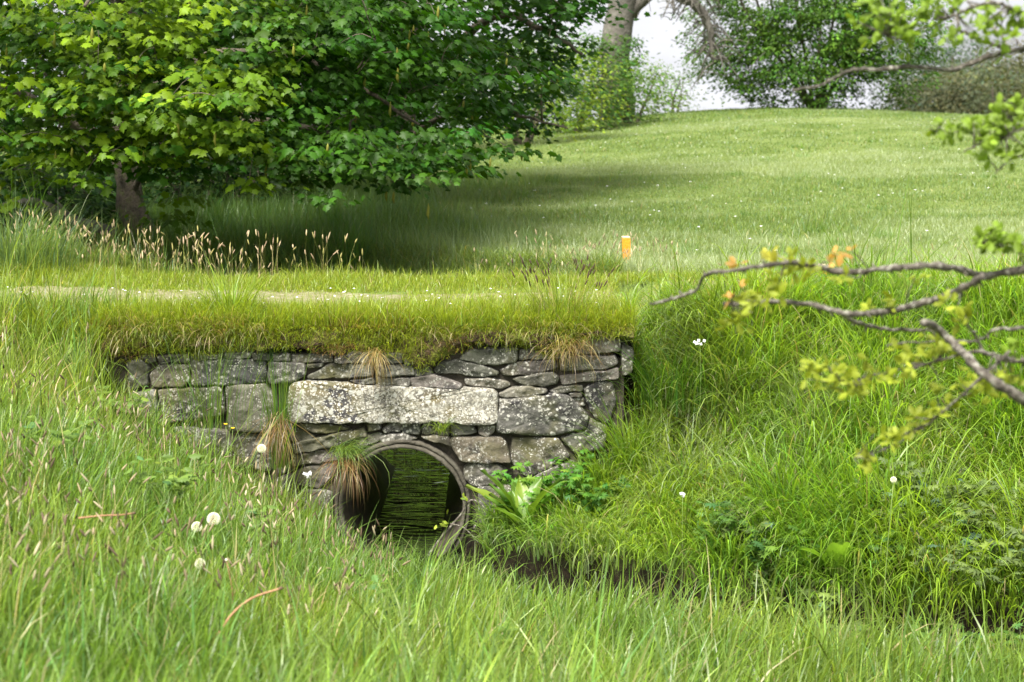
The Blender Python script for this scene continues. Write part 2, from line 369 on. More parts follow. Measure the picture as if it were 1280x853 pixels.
# turf lip hanging over the top of the wall
LIPX = at([165, 240, 330, 460, 500, 520, 540, 565, 590, 650, 690, 714, 740, 765, 790, 810], 440, YW)[:, 0]
LIPZ = at(640, np.array([447, 443, 443, 442, 447, 464, 464, 446, 438, 436, 446, 432, 426, 422, 428, 440.]), YW)[:, 2]
def lipz(x): return np.interp(x, LIPX, LIPZ) + .022 * noise(np.asarray(x) * 5, 0, 0, 77) + .012 * noise(np.asarray(x) * 17, 0, 0, 78)
def turf_lip():
    xs = np.arange(-2.5, .71, .02); prof = [(.10, -.05), (-.01, -.03), (-.05, .0), (-.06, .04), (-.03, .09), (.05, .13), (.16, .15), (.3, .15)]
    V = []; n = len(prof)
    for x in xs:
        for j, (dy, dz) in enumerate(prof):
            k = 1 if j < n - 1 else 0
            lowlip = .03 * noise(x * 2.3, 0, 0, 2) if j < 4 else 0
            dd = .045 * noise(x * 7, j * .9, 0, 6) + .03 * noise(x * 22, j * 1.7, 0, 7)
            V.append((x, YW + .02 + dy + dd * k, (float(lipz(x)) + (dz + .05) / .20 * (.15 - float(lipz(x)))) + lowlip * .3 + .02 * noise(x * 9, j, 3, 8) * k))
    F = [(i * n + j, (i + 1) * n + j, (i + 1) * n + j + 1, i * n + j + 1) for i in range(len(xs) - 1) for j in range(n - 1)]
    mb = MB(); mb.add(V, F); o = mb.build("turf_bank", M_soil); tag(o, "brown mossy turf edge hanging over the top of the stone wall", kind="structure")
turf_lip()

# ------------------------------------------------------------------ stone wall
wall = thing("stone_wall", "dry stone culvert headwall with a long lichened lintel slab", "wall", (XP, YW + .1, -1.4))
def stone(mb, poly, seed, proud=0.0, thick=.24, bev=.007, amp=.012, tint=None, N=56):
    P = at([p_[0] for p_ in poly], [p_[1] for p_ in poly], YW)[:, [0, 2]]
    n0 = len(P); seg = np.linalg.norm(np.roll(P, -1, 0) - P, axis=1); cum = np.concatenate([[0], np.cumsum(seg)]); tot = cum[-1]
    O = []
    for s_ in np.linspace(0, tot, N, endpoint=False):
        i = min(np.searchsorted(cum, s_, 'right') - 1, n0 - 1); f = (s_ - cum[i]) / seg[i]; O.append(P[i] * (1 - f) + P[(i + 1) % n0] * f)
    O = np.array(O)
    for _ in range(1): O = .5 * O + .25 * (np.roll(O, 1, 0) + np.roll(O, -1, 0))
    c = O.mean(0); O = c + (O - c) * (1 + .006 / (np.linalg.norm(O - c, axis=1)[:, None] + .01)) + np.stack([noise(O[:, 0] * 22, O[:, 1] * 22, seed, 11), noise(O[:, 0] * 22, O[:, 1] * 22, seed, 12)], -1) * .006
    rings = [(0.0, thick, 1), (0.0, .04, 1), (.25 * bev, .016, 1), (.8 * bev, .005, 1), (1.6 * bev, 0, 1)]
    V = []
    dv = c - O; dl = np.linalg.norm(dv, axis=1)[:, None]
    tilt = (random.uniform(-.09, .09), random.uniform(-.12, .12))
    def put(Q, dep, disp):
        a_ = amp * (fbm(Q[:, 0] * 9, Q[:, 1] * 9, seed * 3.1, 21, 4)) + amp * .5 * fbm(Q[:, 0] * 34, Q[:, 1] * 34, seed, 25, 2)
        yy = YW + dep - proud + (a_ * 1.6 + (Q[:, 0] - c[0]) * tilt[0] * min(1, .35 / (np.ptp(O[:, 0]) + .01)) + (Q[:, 1] - c[1]) * tilt[1]) * disp
        V.append(np.stack([Q[:, 0], yy, Q[:, 1]], -1))
    for ins, dep, k in rings: put(O + dv / dl * np.minimum(ins, dl * .6), dep, 1)
    inner = O + dv / dl * np.minimum(1.6 * bev, dl * .6)
    fr = [.85, .7, .55, .42, .3, .2, .1]
    for f in fr: put(c + (inner - c) * f, 0, 1)
    put(c[None, :], 0, 1)
    V = np.concatenate(V); nr = len(rings) + len(fr); F = []
    for r_ in range(nr - 1):
        for j in range(N):
            k = (j + 1) % N; F.append((r_ * N + j, r_ * N + k, (r_ + 1) * N + k, (r_ + 1) * N + j))
    for j in range(N): F.append(((nr - 1) * N + j, (nr - 1) * N + (j + 1) % N, nr * N))
    t = tint if tint is not None else np.array([1, 1, 1.]) * random.uniform(.7, 1.25) * np.array([1 + random.uniform(-.05, .1), 1, 1 + random.uniform(-.12, .03)])
    mb.add(V, F, t)
STONES = [
 [(172,444),(192,443),(194,453),(185,457)], [(158,455),(174,449),(186,459),(184,481),(160,490)], [(196,446),(236,443),(237,455),(214,453),(199,456)],
 [(187,469),(201,456),(236,457),(237,478),(228,484),(190,484)], [(280,442),(313,441),(314,449),(281,449)], [(315,443),(325,440),(336,443),(339,450),(316,450)], [(240,441),(279,443),(279,449),(239,449)],
 [(335,453),(358,452),(381,456),(382,470),(362,479),(336,480)], [(340,443),(362,443),(364,452),(341,451)], [(364,445),(413,442),(416,454),(364,454)], [(417,448),(426,442),(466,440),(468,453),(430,455),(418,454)],
 [(470,442),(503,441),(504,453),(470,454)], [(506,443),(540,442),(545,452),(538,457),(506,456)], [(383,457),(404,454),(403,459),(384,462)], [(383,472),(404,461),(412,456),(466,455),(466,470),(440,473),(385,475)],
 [(469,456),(500,455),(516,458),(518,470),(475,471)], [(520,459),(535,458),(541,466),(537,470),(520,471)], [(438,476),(466,473),(469,481),(445,480)], [(472,473),(511,473),(512,483),(474,483)],
 [(513,473),(540,469),(576,480),(577,485),(513,484)], [(572,450),(588,437),(648,435),(645,453),(612,458)], [(542,463),(550,452),(575,451),(622,463),(625,467),(602,473),(575,468),(546,468)],
 [(582,474),(610,473),(636,478),(638,483),(625,487),(583,482)], [(625,463),(640,455),(690,450),(698,460),(665,469),(630,471)], [(641,474),(665,470),(690,466),(699,472),(697,480),(680,484),(650,481)],
 [(624,493),(640,485),(655,483),(684,487),(684,491),(660,497),(626,498)], [(714,429),(730,424),(765,420),(775,427),(776,440),(720,444)], [(700,447),(768,444),(773,455),(758,462),(702,466)],
 [(700,470),(758,464),(773,460),(774,474),(732,478),(702,481)], [(687,488),(700,484),(728,482),(728,488),(708,491),(690,492)], [(717,499),(729,498),(731,508),(723,510)], [(777,432),(792,440),(790,465),(777,470)],
 [(649,451),(650,438),(690,437),(711,440),(712,447),(690,449)], [(710,492),(728,490),(728,496),(713,497)], [(624,500),(640,498),(626,512),(623,526)],
 [(367,530),(410,529),(437,535),(420,541),(390,541)], [(361,532),(375,536),(396,545),(385,552),(362,553)], [(362,556),(400,546),(440,537),(446,548),(415,560),(370,567)], [(442,539),(455,535),(458,547),(442,549)],
 [(458,530),(474,529),(476,537),(460,539)], [(440,550),(475,541),(480,546),(470,554),(452,562),(441,560)], [(478,538),(488,530),(502,529),(501,541),(480,542)], [(503,528),(525,529),(525,543),(503,543)],
 [(527,530),(561,529),(562,544),(527,543)], [(563,529),(590,533),(597,541),(590,544),(564,546)], [(597,532),(619,531),(618,540),(609,547),(598,542)],
 [(474,549),(486,542),(510,543),(522,549),(498,551),(478,555)], [(526,545),(560,546),(570,560),(548,554),(530,549)], [(598,610),(635,607),(652,625),(640,650),(600,655)], [(592,660),(620,656),(645,690),(602,702)],
 [(368,590),(385,583),(415,580),(426,583),(416,597),(398,612),(372,607)], [(365,570),(425,560),(428,575),(400,580),(366,583)], [(375,615),(400,612),(414,618),(413,650),(380,652)], [(378,655),(410,652),(416,672),(390,678)],
 [(345,600),(370,593),(373,650),(350,650)], [(345,545),(361,545),(363,590),(347,596)], [(375,680),(412,680),(425,712),(380,712)], [(198,487),(278,484),(281,520),(205,530)], [(160,493),(195,488),(200,528),(165,530)],
 [(215,534),(340,545),(340,590),(240,580)], [(738,525),(760,533),(757,560),(720,570),(700,548),(735,538)], [(640,548),(698,548),(712,572),(660,600),(640,580)], [(655,605),(715,575),(740,620),(660,660)]]
mb = MB()
for i, s_ in enumerate(STONES): stone(mb, s_, i + 1, proud=random.uniform(-.012, .02))
mb.build("masonry", M_stone, wall)
BIG = [([(238,450),(332,450),(334,478),(300,481),(240,483)], (.62,.64,.7), 0), ([(282,482),(330,481),(340,492),(347,510),(340,541),(285,540)], (1.1,1.1,.95), .005),
       ([(626,509),(642,498),(700,492),(716,498),(736,520),(735,535),(690,545),(660,543),(622,541),(621,530)], (.85,.85,.86), .02), ([(731,486),(745,478),(766,478),(770,500),(763,530),(745,525),(731,500)], (.6,.6,.62), -.01),
       ([(562,552),(568,547),(625,547),(632,552),(639,578),(600,579),(575,576)], (.95,.85,.7), .02), ([(580,586),(588,581),(622,581),(634,590),(620,608),(590,609),(581,600)], (.9,.88,.85), .0)]
for i, (pl, t, pr) in enumerate(BIG):
    mb = MB(); stone(mb, pl, 80 + i, proud=pr, tint=t, N=80); mb.build("wall_stone", M_stone, wall)
mb = MB(); stone(mb, [(361,484),(374,476),(420,477),(450,482),(615,486),(622,491),(622,528),(600,530),(560,527),(470,528),(364,527),(359,505)], 99, proud=.035, thick=.3, tint=(1,1,1), N=150, bev=.01, amp=.008); mb.build("lintel", M_lintel, wall)
# packed earth core with a round opening for the pipe
PC = at(503, 636, YW - .06); PCZ = float(PC[2]); PCX = float(PC[0]); XP_ = PCX
ro = .402
mb = MB(); n_ = 96; ang = np.linspace(0, 2 * np.pi, n_, endpoint=False)
inn = np.c_[PCX + ro * np.cos(ang), PCZ + ro * np.sin(ang)]
def sq(a):
    c_, s_ = np.cos(a), np.sin(a); t = 1e9
    for lim, comp in ((( .655 - PCX), c_), ((-2.4 - PCX), c_), ((-.02 - PCZ), s_), ((-1.5 - PCZ), s_)):
        if lim * comp > 1e-6: t = min(t, lim / comp)
    return PCX + t * c_, PCZ + t * s_
out = np.array([sq(a) for a in ang])
V = []
for y_ in (YW + .04, YW + .1):
    V += [(p_[0], y_, p_[1]) for p_ in inn]; V += [(p_[0], y_, p_[1]) for p_ in out]
F = []
for j in range(n_):
    k = (j + 1) % n_; F += [(j, k, n_ + k, n_ + j), (2 * n_ + j, 3 * n_ + j, 3 * n_ + k, 2 * n_ + k), (j, 2 * n_ + j, 2 * n_ + k, k), (n_ + j, n_ + k, 3 * n_ + k, 3 * n_ + j)]
mb.add(V, F); mb.build("earth_core", M_dark, wall, smoothf=False)
# rear headwall, its own plain course of blocks
rear = thing("rear_headwall", "low rough stone face on the far side of the culvert", "wall", (PCX, 12.02, -1.4))
mb = MB(); k = 0
for row in range(5):
    for c_ in range(10):
        x0 = PCX - 1.6 + c_ * .33 + (row % 2) * .15; z0 = -1.35 + row * .28
        if (x0 + .15 - PCX) ** 2 + (z0 + .13 - PCZ) ** 2 < .55 ** 2: continue
        V = np.array([(x0 + a * .31, 12.0 + b * .09, z0 + c * .26) for a in (0, 1) for b in (0, 1) for c in (0, 1)]); V += rng.normal(0, .012, V.shape)
        mb.add(V, [(0, 1, 3, 2), (4, 6, 7, 5), (0, 4, 5, 1), (2, 3, 7, 6), (0, 2, 6, 4), (1, 5, 7, 3)], (.8, .8, .8)); k += 1
mb.build("rubble_face", M_stone, rear, smoothf=False)
mb = MB(); V = []
for y_ in (11.93, 11.99):
    V += [(p_[0], y_, p_[1]) for p_ in inn]; V += [(np.clip(p_[0], PCX - 1.6, PCX + 1.6), y_, p_[1]) for p_ in out]
mb.add(V, F); mb.build("earth_core", M_dark, rear, smoothf=False)

# concrete pipe
pipe = thing("culvert_pipe", "round brown concrete pipe mouth under the lintel, stream water inside", "pipe", (PCX, YW, PCZ - .4))
def lathe(prof, name, mat, sides=72):
    mb = MB(); ang = np.linspace(0, 2 * np.pi, sides, endpoint=False); V = []; n = len(prof)
    for r_, y_ in prof:
        rr = r_ + .004 * noise(np.cos(ang) * 17, np.sin(ang) * 17, y_ * 9 + r_ * 30, 13) + .004 * noise(np.cos(ang) * 4, np.sin(ang) * 4, y_ * 3 + r_ * 20, 3)
        V.append(np.stack([PCX + rr * np.cos(ang), y_ + .004 * noise(np.cos(ang) * 7, np.sin(ang) * 7, r_ * 50, 8), PCZ + rr * np.sin(ang)], -1))
    F = [(i * sides + j, (i + 1) * sides + j, (i + 1) * sides + (j + 1) % sides, i * sides + (j + 1) % sides) for i in range(n - 1) for j in range(sides)]
    mb.add(np.concatenate(V), F); return mb.build(name, mat, pipe)
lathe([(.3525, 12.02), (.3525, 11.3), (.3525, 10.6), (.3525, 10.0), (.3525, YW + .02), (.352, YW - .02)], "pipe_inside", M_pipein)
lathe([(.352, YW - .02), (.355, YW - .035), (.362, YW - .04), (.372, YW - .04), (.376, YW - .034), (.378, YW - .012)], "pipe_barrel", M_concrete)
lathe([(.379, YW + .0), (.380, YW - .018), (.384, YW - .024), (.396, YW - .024), (.401, YW - .016), (.402, YW + .08)], "pipe_socket", M_concrete)

# ------------------------------------------------------------------ grass
def worley_dir(x, y, cell, seed):
    """vector from the nearest clump centre, and its distance"""
    ix, iy = np.floor(x / cell), np.floor(y / cell); bd = np.full(x.shape, 1e9); bx = np.zeros(x.shape); by = np.zeros(x.shape); bi = np.zeros(x.shape)
    for a in (-1, 0, 1):
        for b_ in (-1, 0, 1):
            cx = (ix + a + _h(ix + a, iy + b_, ix * 0, seed)) * cell; cy = (iy + b_ + _h(ix + a, iy + b_, ix * 0, seed + 1)) * cell
            d = np.hypot(x - cx, y - cy); k = d < bd; bd = np.where(k, d, bd); bx = np.where(k, x - cx, bx); by = np.where(k, y - cy, by); bi = np.where(k, _h(ix + a, iy + b_, ix * 0, seed + 2), bi)
    return bx, by, bd, bi
def in_view(P, mpx=60, mx=.7, vlo=-80, vhi=1060):
    u, v = proj(P); m = mpx + mx * FPX / np.maximum(P[:, 1], 1)
    return (u > -m) & (u < 1280 + m) & (v < vhi) & (v > vlo)
def scatter(x0, x1, y0, y1, dens, mx=.7):
    n = int((x1 - x0) * (y1 - y0) * dens); x = rng.uniform(x0, x1, n); y = rng.uniform(y0, y1, n)
    P = np.stack([x, y, np.zeros(n)], -1); k = in_view(P, mx=mx, vlo=-400, vhi=1500); x, y = x[k], y[k]
    P = np.stack([x, y, H(x, y) - .01], -1); return P[in_view(P, mx=mx)]
def blade_geo(P, L, W, az, th0, th1, cols, segs, tipcol=None, twist=None):
    N = len(P); s = np.linspace(0, 1, segs + 1)
    dirx, diry = np.cos(az), np.sin(az)
    pos = [P]; p_ = P.copy()
    for i in range(segs):
        th = th0 + th1 * ((i + .5) / segs) ** 1.4; st = (L / segs)[:, None]
        p_ = p_ + st * np.stack([np.sin(th) * dirx, np.sin(th) * diry, np.cos(th)], -1); pos.append(p_)
    ta = az + np.pi / 2 + (twist if twist is not None else rng.normal(0, .6, N))
    wv = np.stack([np.cos(ta), np.sin(ta), np.zeros(N)], -1)
    V = []
    for i in range(segs):
        w = (W * (1 - (i / segs) ** 2.2) * (.75 + .25 * min(1, i)))[:, None] * .5
        V += [pos[i] - wv * w, pos[i] + wv * w]
    V.append(pos[-1]); V = np.stack(V, 1); nv = 2 * segs + 1
    C = np.repeat(cols[:, None, :], nv, 1)
    if tipcol is not None:
        f = np.concatenate([np.repeat(s[:-1], 2), [1]]) ** 2; C = C * (1 - f[None, :, None]) + tipcol[:, None, :] * f[None, :, None]
    base = (np.arange(N) * nv)[:, None]
    F4 = np.concatenate([base + np.array([2 * i, 2 * i + 1, 2 * i + 3, 2 * i + 2]) for i in range(segs - 1)]) if segs > 1 else None
    F3 = base + np.array([2 * segs - 2, 2 * segs - 1, 2 * segs])
    return V.reshape(-1, 3), C.reshape(-1, 3), F3, F4
def grass_obj(name, geos, label, mat=None, cat=None):
    V = []; C = []; A3 = []; A4 = []; n = 0
    for v, c, f3, f4 in geos:
        V.append(v); C.append(c); A3.append(f3 + n)
        if f4 is not None: A4.append(f4 + n)
        n += len(v)
    L, S = faces_to(np.concatenate(A3), np.concatenate(A4) if A4 else None)
    return tag(mesh_np(name, np.concatenate(V), L, S, mat or M_grass, None, np.concatenate(C)), label, kind="stuff")
def gcol(N, base, var=.25, yel=0.0, dry=0.0, mixv=None):
    """blade colours: fresh green with yellowish and straw individuals"""
    c = np.array(base)[None, :] * np.ones((N, 1))
    y = np.clip(rng.normal(yel, .3, N), 0, 1)[:, None]
    c = c * (1 - y) + np.array([.20, .27, .035]) * y
    c = c * np.exp(rng.normal(0, var, (N, 1)))
    bl = (rng.random(N) < .10)[:, None]; c = np.where(bl, c * np.array([.8, 1.0, 1.7]), c)
    d = (rng.random(N) < dry)[:, None]; c = np.where(d, np.array([.36, .30, .15]) * np.exp(rng.normal(0, .25, (N, 1))), c)
    return np.clip(c, .005, .7)
U = rng.uniform
G1 = (.16, .24, .040); G2 = (.07, .165, .03); G3 = (.15, .23, .045)

# near (left and front) bank
def near_bank():
    P = scatter(-6.5, 5.2, 3.7, 10.2, 3600, mx=1.4)
    q, sd, tt = chan(P[:, 0], P[:, 1]); k = (q > .42) & ((sd < 0) | (tt < T_WALL - 4)) & ~((P[:, 1] > YW - .12) & (P[:, 0] > -2.25))
    k &= rng.random(len(P)) < np.clip(1.25 - .06 * P[:, 1], .4, 1)
    P = P[k]; q = q[k]; N = len(P); bx, by, bd, bi = worley_dir(P[:, 0], P[:, 1], .34, 31)
    az = np.arctan2(by, bx) + rng.normal(0, .7, N) ; az = np.where(rng.random(N) < .35, rng.normal(.3, .9, N), az)
    n1 = fbm(P[:, 0] * .9, P[:, 1] * .9, 0, 40); n2 = fbm(P[:, 0] * 1.6, P[:, 1] * 1.6, 0, 47)
    rightness = smooth(-1.2, .6, P[:, 0])
    L = (.19 + .07 * n1 + .10 * rightness) * np.exp(rng.normal(0, .3, N)) * (1.15 - .9 * np.minimum(bd, .3)); L *= 1 - .42 * smooth(1.1, .45, q) * smooth(-.3, .2, P[:, 0])
    tallp = (rng.random(N) < .06) * smooth(-.9, -1.3, P[:, 0]) * smooth(8.6, 9.2, P[:, 1]); L = L * (1 + 1.1 * tallp)
    W = U(.004, .0105, N) * (.85 + .45 * rightness)
    col = gcol(N, G1, .34, .22, .05); t = np.clip(.45 + 1.5 * n2, 0, 1)[:, None]
    col = col * (1 - t) + col * np.array([.72, .85, .85]) * t
    pale = (np.clip(n1 * 1.6, 0, 1) * .5)[:, None]; col = col * (1 - pale) + col * np.array([1.45, 1.25, 1.3]) * pale
    return blade_geo(P, L, W, az, np.abs(rng.normal(.12, .16, N)), np.abs(rng.normal(.85, .55, N)), col, 5)
# far bank, right of the stream: long flopping grass
def far_bank():
    P = scatter(-.6, 8.5, 6.2, 11.0, 3900, mx=1.4)
    q, sd, tt = chan(P[:, 0], P[:, 1]); k = (q > .345 + .03 * smooth(-.1, .2, P[:, 0]) * smooth(1.25, .8, P[:, 0]) + .05 * noise(P[:, 0] * 5, P[:, 1] * 5)) & (sd > 0) & (P[:, 1] < 10.9) & ~((P[:, 0] < .69) & (P[:, 1] > YW - .03))
    k &= (P[:, 0] > -.16) | (P[:, 1] < 9.2)
    P = P[k]; q = q[k]; N = len(P); bx, by, bd, bi = worley_dir(P[:, 0], P[:, 1], .5, 51)
    n1 = fbm(P[:, 0] * .8, P[:, 1] * .8, 0, 60); n2 = fbm(P[:, 0] * 1.3, P[:, 1] * 1.3, 0, 67)
    flow = -np.pi / 2 - .9 + 1.6 * n1
    out_ = np.arctan2(by, bx); az = np.where(rng.random(N) < .5, out_ + rng.normal(0, .5, N), flow + rng.normal(0, .5, N))
    top = smooth(9.6, 10.8, P[:, 1])
    L = (.36 + .10 * n2) * np.exp(rng.normal(0, .28, N)) * (1.42 - 1.75 * np.minimum(bd, .45)) * (.8 + .45 * bi) * (1 - .25 * top) * (1 - .1 * smooth(.8, .42, q))
    W = U(.004, .0115, N); col = gcol(N, (.22, .345, .036), .28, .3, .04); t = np.clip(.35 + 1.4 * n2 + .3 * (bi - .5), 0, 1)[:, None]
    wallf = smooth(.95, .55, P[:, 0]) * smooth(8.9, 9.3, P[:, 1]); L = L * (1 - .62 * wallf)
    edge = smooth(.85, .42, q); az = np.where(rng.random(N) < edge * .8, -np.pi / 2 - .5 + rng.normal(0, .5, N), az)
    col = col * (1 - t) + col * np.array([.72, .86, .85]) * t
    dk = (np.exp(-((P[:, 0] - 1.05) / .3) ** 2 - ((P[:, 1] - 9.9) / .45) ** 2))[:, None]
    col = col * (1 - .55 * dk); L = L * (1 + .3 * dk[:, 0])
    silver = (np.clip(fbm(P[:, 0] * 2.1, P[:, 1] * 2.1, 0, 71) * 2.2 - .35, 0, 1) * (.8 * (rng.random(N) < .55)))[:, None]; col = col * (1 - silver) + np.array([.28, .33, .2]) * silver
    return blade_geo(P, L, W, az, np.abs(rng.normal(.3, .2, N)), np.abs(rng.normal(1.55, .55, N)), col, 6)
def verge():
    P = scatter(-7.0, 7.0, 9.75, 13.2, 7500, mx=1.4); y = P[:, 1]; x = P[:, 0]
    pc = np.interp(x, [-12, -3, -1, .8, 2, 3, 5], [10.75, 10.85, 10.9, 11.15, 11.7, 12.1, 12.3]); dp = np.abs(y - pc) + .16 * fbm(x * 3, y * 3, 0, 83)
    edge = np.clip(1 - (y - 9.8) / .55, 0, 1)
    k = (rng.random(len(P)) < np.where(dp < .34, np.where((x > -.7) & (x < 1.9), 1, .4 + .5 * (fbm(x * 1.3, y * 4, 0, 86) > .1)), 1)) & ~((x > 1.3) & (y < 10.5))
    k &= (rng.random(len(P)) < .22) | ~((x > 2.0) & (dp < .40)); q, sd, tt = chan(x, y); k &= ~((y > 12.05) & (q < .45))
    P = P[k]; dp = dp[k]; edge = edge[k]; N = len(P); n1 = fbm(P[:, 0] * 1.5, P[:, 1] * 1.5, 0, 80)
    L = (.04 + .02 * edge + .07 * smooth(.25, .8, dp) * smooth(12.4, 11.4, P[:, 1]) + .03 * n1) * np.exp(rng.normal(0, .3, N)); L = np.maximum(L, .02)
    L *= np.where((dp < .36) & ~((P[:, 0] > -.7) & (P[:, 0] < 1.9)), .5, 1) * np.where((P[:, 0] > 2.0) & (P[:, 1] > 11.2), .6, 1)
    col = gcol(N, (.25, .31, .03), .22, .35, .06); f_ = smooth(11.9, 12.9, P[:, 1])[:, None]; col = col * (1 - f_) + gcol(N, (.165, .23, .07), .18, .15, .02) * f_; az = U(0, 6.3, N)
    az = np.where(P[:, 1] < 10.0, -np.pi / 2 + rng.normal(0, 1.1, N), az)
    P[:, 2] = np.where((P[:, 1] < 10.08) & (P[:, 0] > -2.4) & (P[:, 0] < .72), .15, P[:, 2])
    return blade_geo(P, L, U(.0025, .006, N), az, np.abs(rng.normal(.2, .2, N)), np.abs(rng.normal(.9, .6, N)), col, 4)
def lip_fringe():
    N = 30000; x = U(-2.45, .71, N); dy = U(-.075, .14, N); z = .155 - (.165 - lipz(x)) * smooth(.05, -.07, dy) * U(.05, 1, N)
    P = np.stack([x, YW + .02 + dy, z + .01 * noise(x * 8, dy * 9, 0, 2)], -1); n1 = fbm(x * 2.6, 0 * x, 0, 90)
    L = U(.03, .085, N) * (1 + .5 * n1); brown = rng.random(N) < np.clip(.12 + .8 * noise(x * 3, z * 14, 0, 94), .02, .85)
    col = np.where(brown[:, None], np.array([.23, .145, .07]) * np.exp(rng.normal(0, .35, (N, 1))), gcol(N, (.24, .28, .022), .25, .3))
    return blade_geo(P, L, U(.002, .0045, N), -np.pi / 2 + rng.normal(0, 1.0, N), np.abs(rng.normal(.6, .4, N)), U(.6, 2.0, N), col, 4)
def lip_hang():
    N = 3600; x = U(-2.45, .71, N); k = rng.random(N) < np.clip(.25 + 1.1 * fbm(x * 3.2, 0 * x, 0, 97), 0.03, 1); x = x[k]; N = len(x); dy = U(-.06, .02, N)
    P = np.stack([x, YW + .01 + dy, U(.07, .15, N)], -1); col = gcol(N, (.15, .2, .03), .3, .3, .42)
    return blade_geo(P, U(.09, .24, N), U(.002, .0045, N), -np.pi / 2 + rng.normal(0, .9, N), np.abs(rng.normal(.7, .5, N)), U(1.2, 2.3, N), col, 5)
def lawn():
    out = []
    for (y0, y1, dens, L0, W0, sg) in ((12.3, 17, 3000, .062, .006, 3), (17, 24, 1500, .045, .008, 2), (24, 41, 520, .038, .014, 2)):
        P = scatter(-y1 * .36 - 1.2, y1 * .36 + 1.2, y0, y1, dens, mx=1.4)
        q, sd, tt = chan(P[:, 0], P[:, 1]); k = q > .6
        tall = smooth(-.2, -1.6, P[:, 0] - .12 * (P[:, 1] - 13) + .8 * fbm(P[:, 0] * .4, P[:, 1] * .4, 0, 12)) * smooth(25, 17, P[:, 1])
        barem = np.exp(-((P[:, 0] + 4.4) / 1.5) ** 2 - ((P[:, 1] - 14.8) / 1.2) ** 2); k &= rng.random(len(P)) > barem * .9
        P = P[k]; tall = tall[k]; N = len(P); n1 = fbm(P[:, 0] * .5, P[:, 1] * .5, 0, 100); n2 = fbm(P[:, 0] * .22, P[:, 1] * .5, 0, 104)
        L = L0 * (1 + .5 * n1 + 3.2 * tall + 1.2 * smooth(13.6, 12.6, P[:, 1])) * np.exp(rng.normal(0, .3, N)); col = gcol(N, (.155, .225, .075), .18, .15, .02)
        t = tall[:, None]; col = col * (1 - t) + col * np.array([.72, .88, .8]) * t
        pale = np.clip(.15 + 2.6 * n2 + 1.4 * fbm(P[:, 0] * 1.1, P[:, 1] * 1.6, 0, 108), 0, 1)[:, None] * .75 * (1 - t); col = col * (1 - pale) + np.array([.34, .40, .24]) * pale
        _, _, bd, bi = worley_dir(P[:, 0], P[:, 1], 1.0, 171); cl_ = ((bi > .62) & (bd < .10 + .1 * (bi - .6)))[:, None]; L = L * np.where(cl_[:, 0], 1.7, 1); col = np.where(cl_, col * np.array([.72, .88, .6]), col)
        out.append(blade_geo(P, L, U(.6, 1.2, N) * W0, U(0, 6.3, N), np.abs(rng.normal(.2, .2, N)), np.abs(rng.normal(.7, .5, N)), col, sg))
    return out
def ditch():  # low blades coloured lighter to brighten the reflection in the pipe water
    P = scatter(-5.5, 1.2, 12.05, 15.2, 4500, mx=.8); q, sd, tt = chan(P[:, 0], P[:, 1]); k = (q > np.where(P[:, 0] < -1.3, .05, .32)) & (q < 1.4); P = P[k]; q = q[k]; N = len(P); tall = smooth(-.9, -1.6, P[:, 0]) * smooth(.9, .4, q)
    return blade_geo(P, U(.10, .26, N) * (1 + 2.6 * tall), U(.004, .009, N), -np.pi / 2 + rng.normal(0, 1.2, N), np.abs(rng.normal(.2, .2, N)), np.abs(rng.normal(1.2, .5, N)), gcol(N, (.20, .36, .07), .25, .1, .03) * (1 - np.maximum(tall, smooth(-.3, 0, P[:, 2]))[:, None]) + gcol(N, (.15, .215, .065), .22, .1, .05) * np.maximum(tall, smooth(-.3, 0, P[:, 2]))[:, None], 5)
grass_obj("ditch_grass", [ditch()], "grass hanging over the ditch behind the culvert")
grass_obj("bank_grass", [near_bank()], "mixed tall meadow grass on the near bank")
grass_obj("stream_bank_grass", [far_bank()], "long flopping bright grass on the bank right of the stream")
grass_obj("verge_grass", [verge(), lip_fringe(), lip_hang()], "short yellow green grass along the path above the wall")
grass_obj("lawn_grass", lawn(), "mown lawn grass over the mound behind the path")

# seed heads (foxtails and ripening stalks)
def seed_grass(name, label, P, L, lean, headL, headR, scol, hcol, segs=4):
    mb = MB(); N = len(P)
    az = U(0, 6.3, N); th0 = np.abs(rng.normal(.05, .1, N)); th1 = np.abs(rng.normal(lean, .3, N))
    v, c, f3, f4 = blade_geo(P, L, np.full(N, .0028), az, th0, th1, scol, segs)
    mb.V.append(v); mb.C.append(c); mb.F.append(('A', f3)); mb.F.append(('A', f4)); mb.n += len(v)
    tips = v.reshape(N, -1, 3)[:, -1]; prev = v.reshape(N, -1, 3)[:, -3:-1].mean(1)
    d = tips - prev; d /= np.linalg.norm(d, axis=1)[:, None]; a = np.cross(d, np.array([.3, .9, .1])); a /= np.linalg.norm(a, axis=1)[:, None]; b_ = np.cross(d, a)
    sd_ = 6; prof = [(0, .1), (.15, .75), (.4, 1), (.7, .85), (.92, .45), (1, .05)]
    T = np.array([(r_ * math.cos(k * 2 * math.pi / sd_), r_ * math.sin(k * 2 * math.pi / sd_), h_) for h_, r_ in prof for k in range(sd_)])
    Fs = [(i * sd_ + k, i * sd_ + (k + 1) % sd_, (i + 1) * sd_ + (k + 1) % sd_, (i + 1) * sd_ + k) for i in range(len(prof) - 1) for k in range(sd_)]
    M = np.stack([a * headR[:, None], b_ * headR[:, None], d * headL[:, None]], -1)
    mb.addT(T, Fs, prev, M, hcol); o = mb.build(name, M_dry); tag(o, label, kind="stuff")
def pick(fn, n, cols=((.25, .20, .12), (.12, .085, .055), (.34, .30, .19))):
    P = fn(n); c = np.array(cols)[rng.integers(0, len(cols), len(P))] * np.exp(rng.normal(0, .2, (len(P), 1))); return P, c
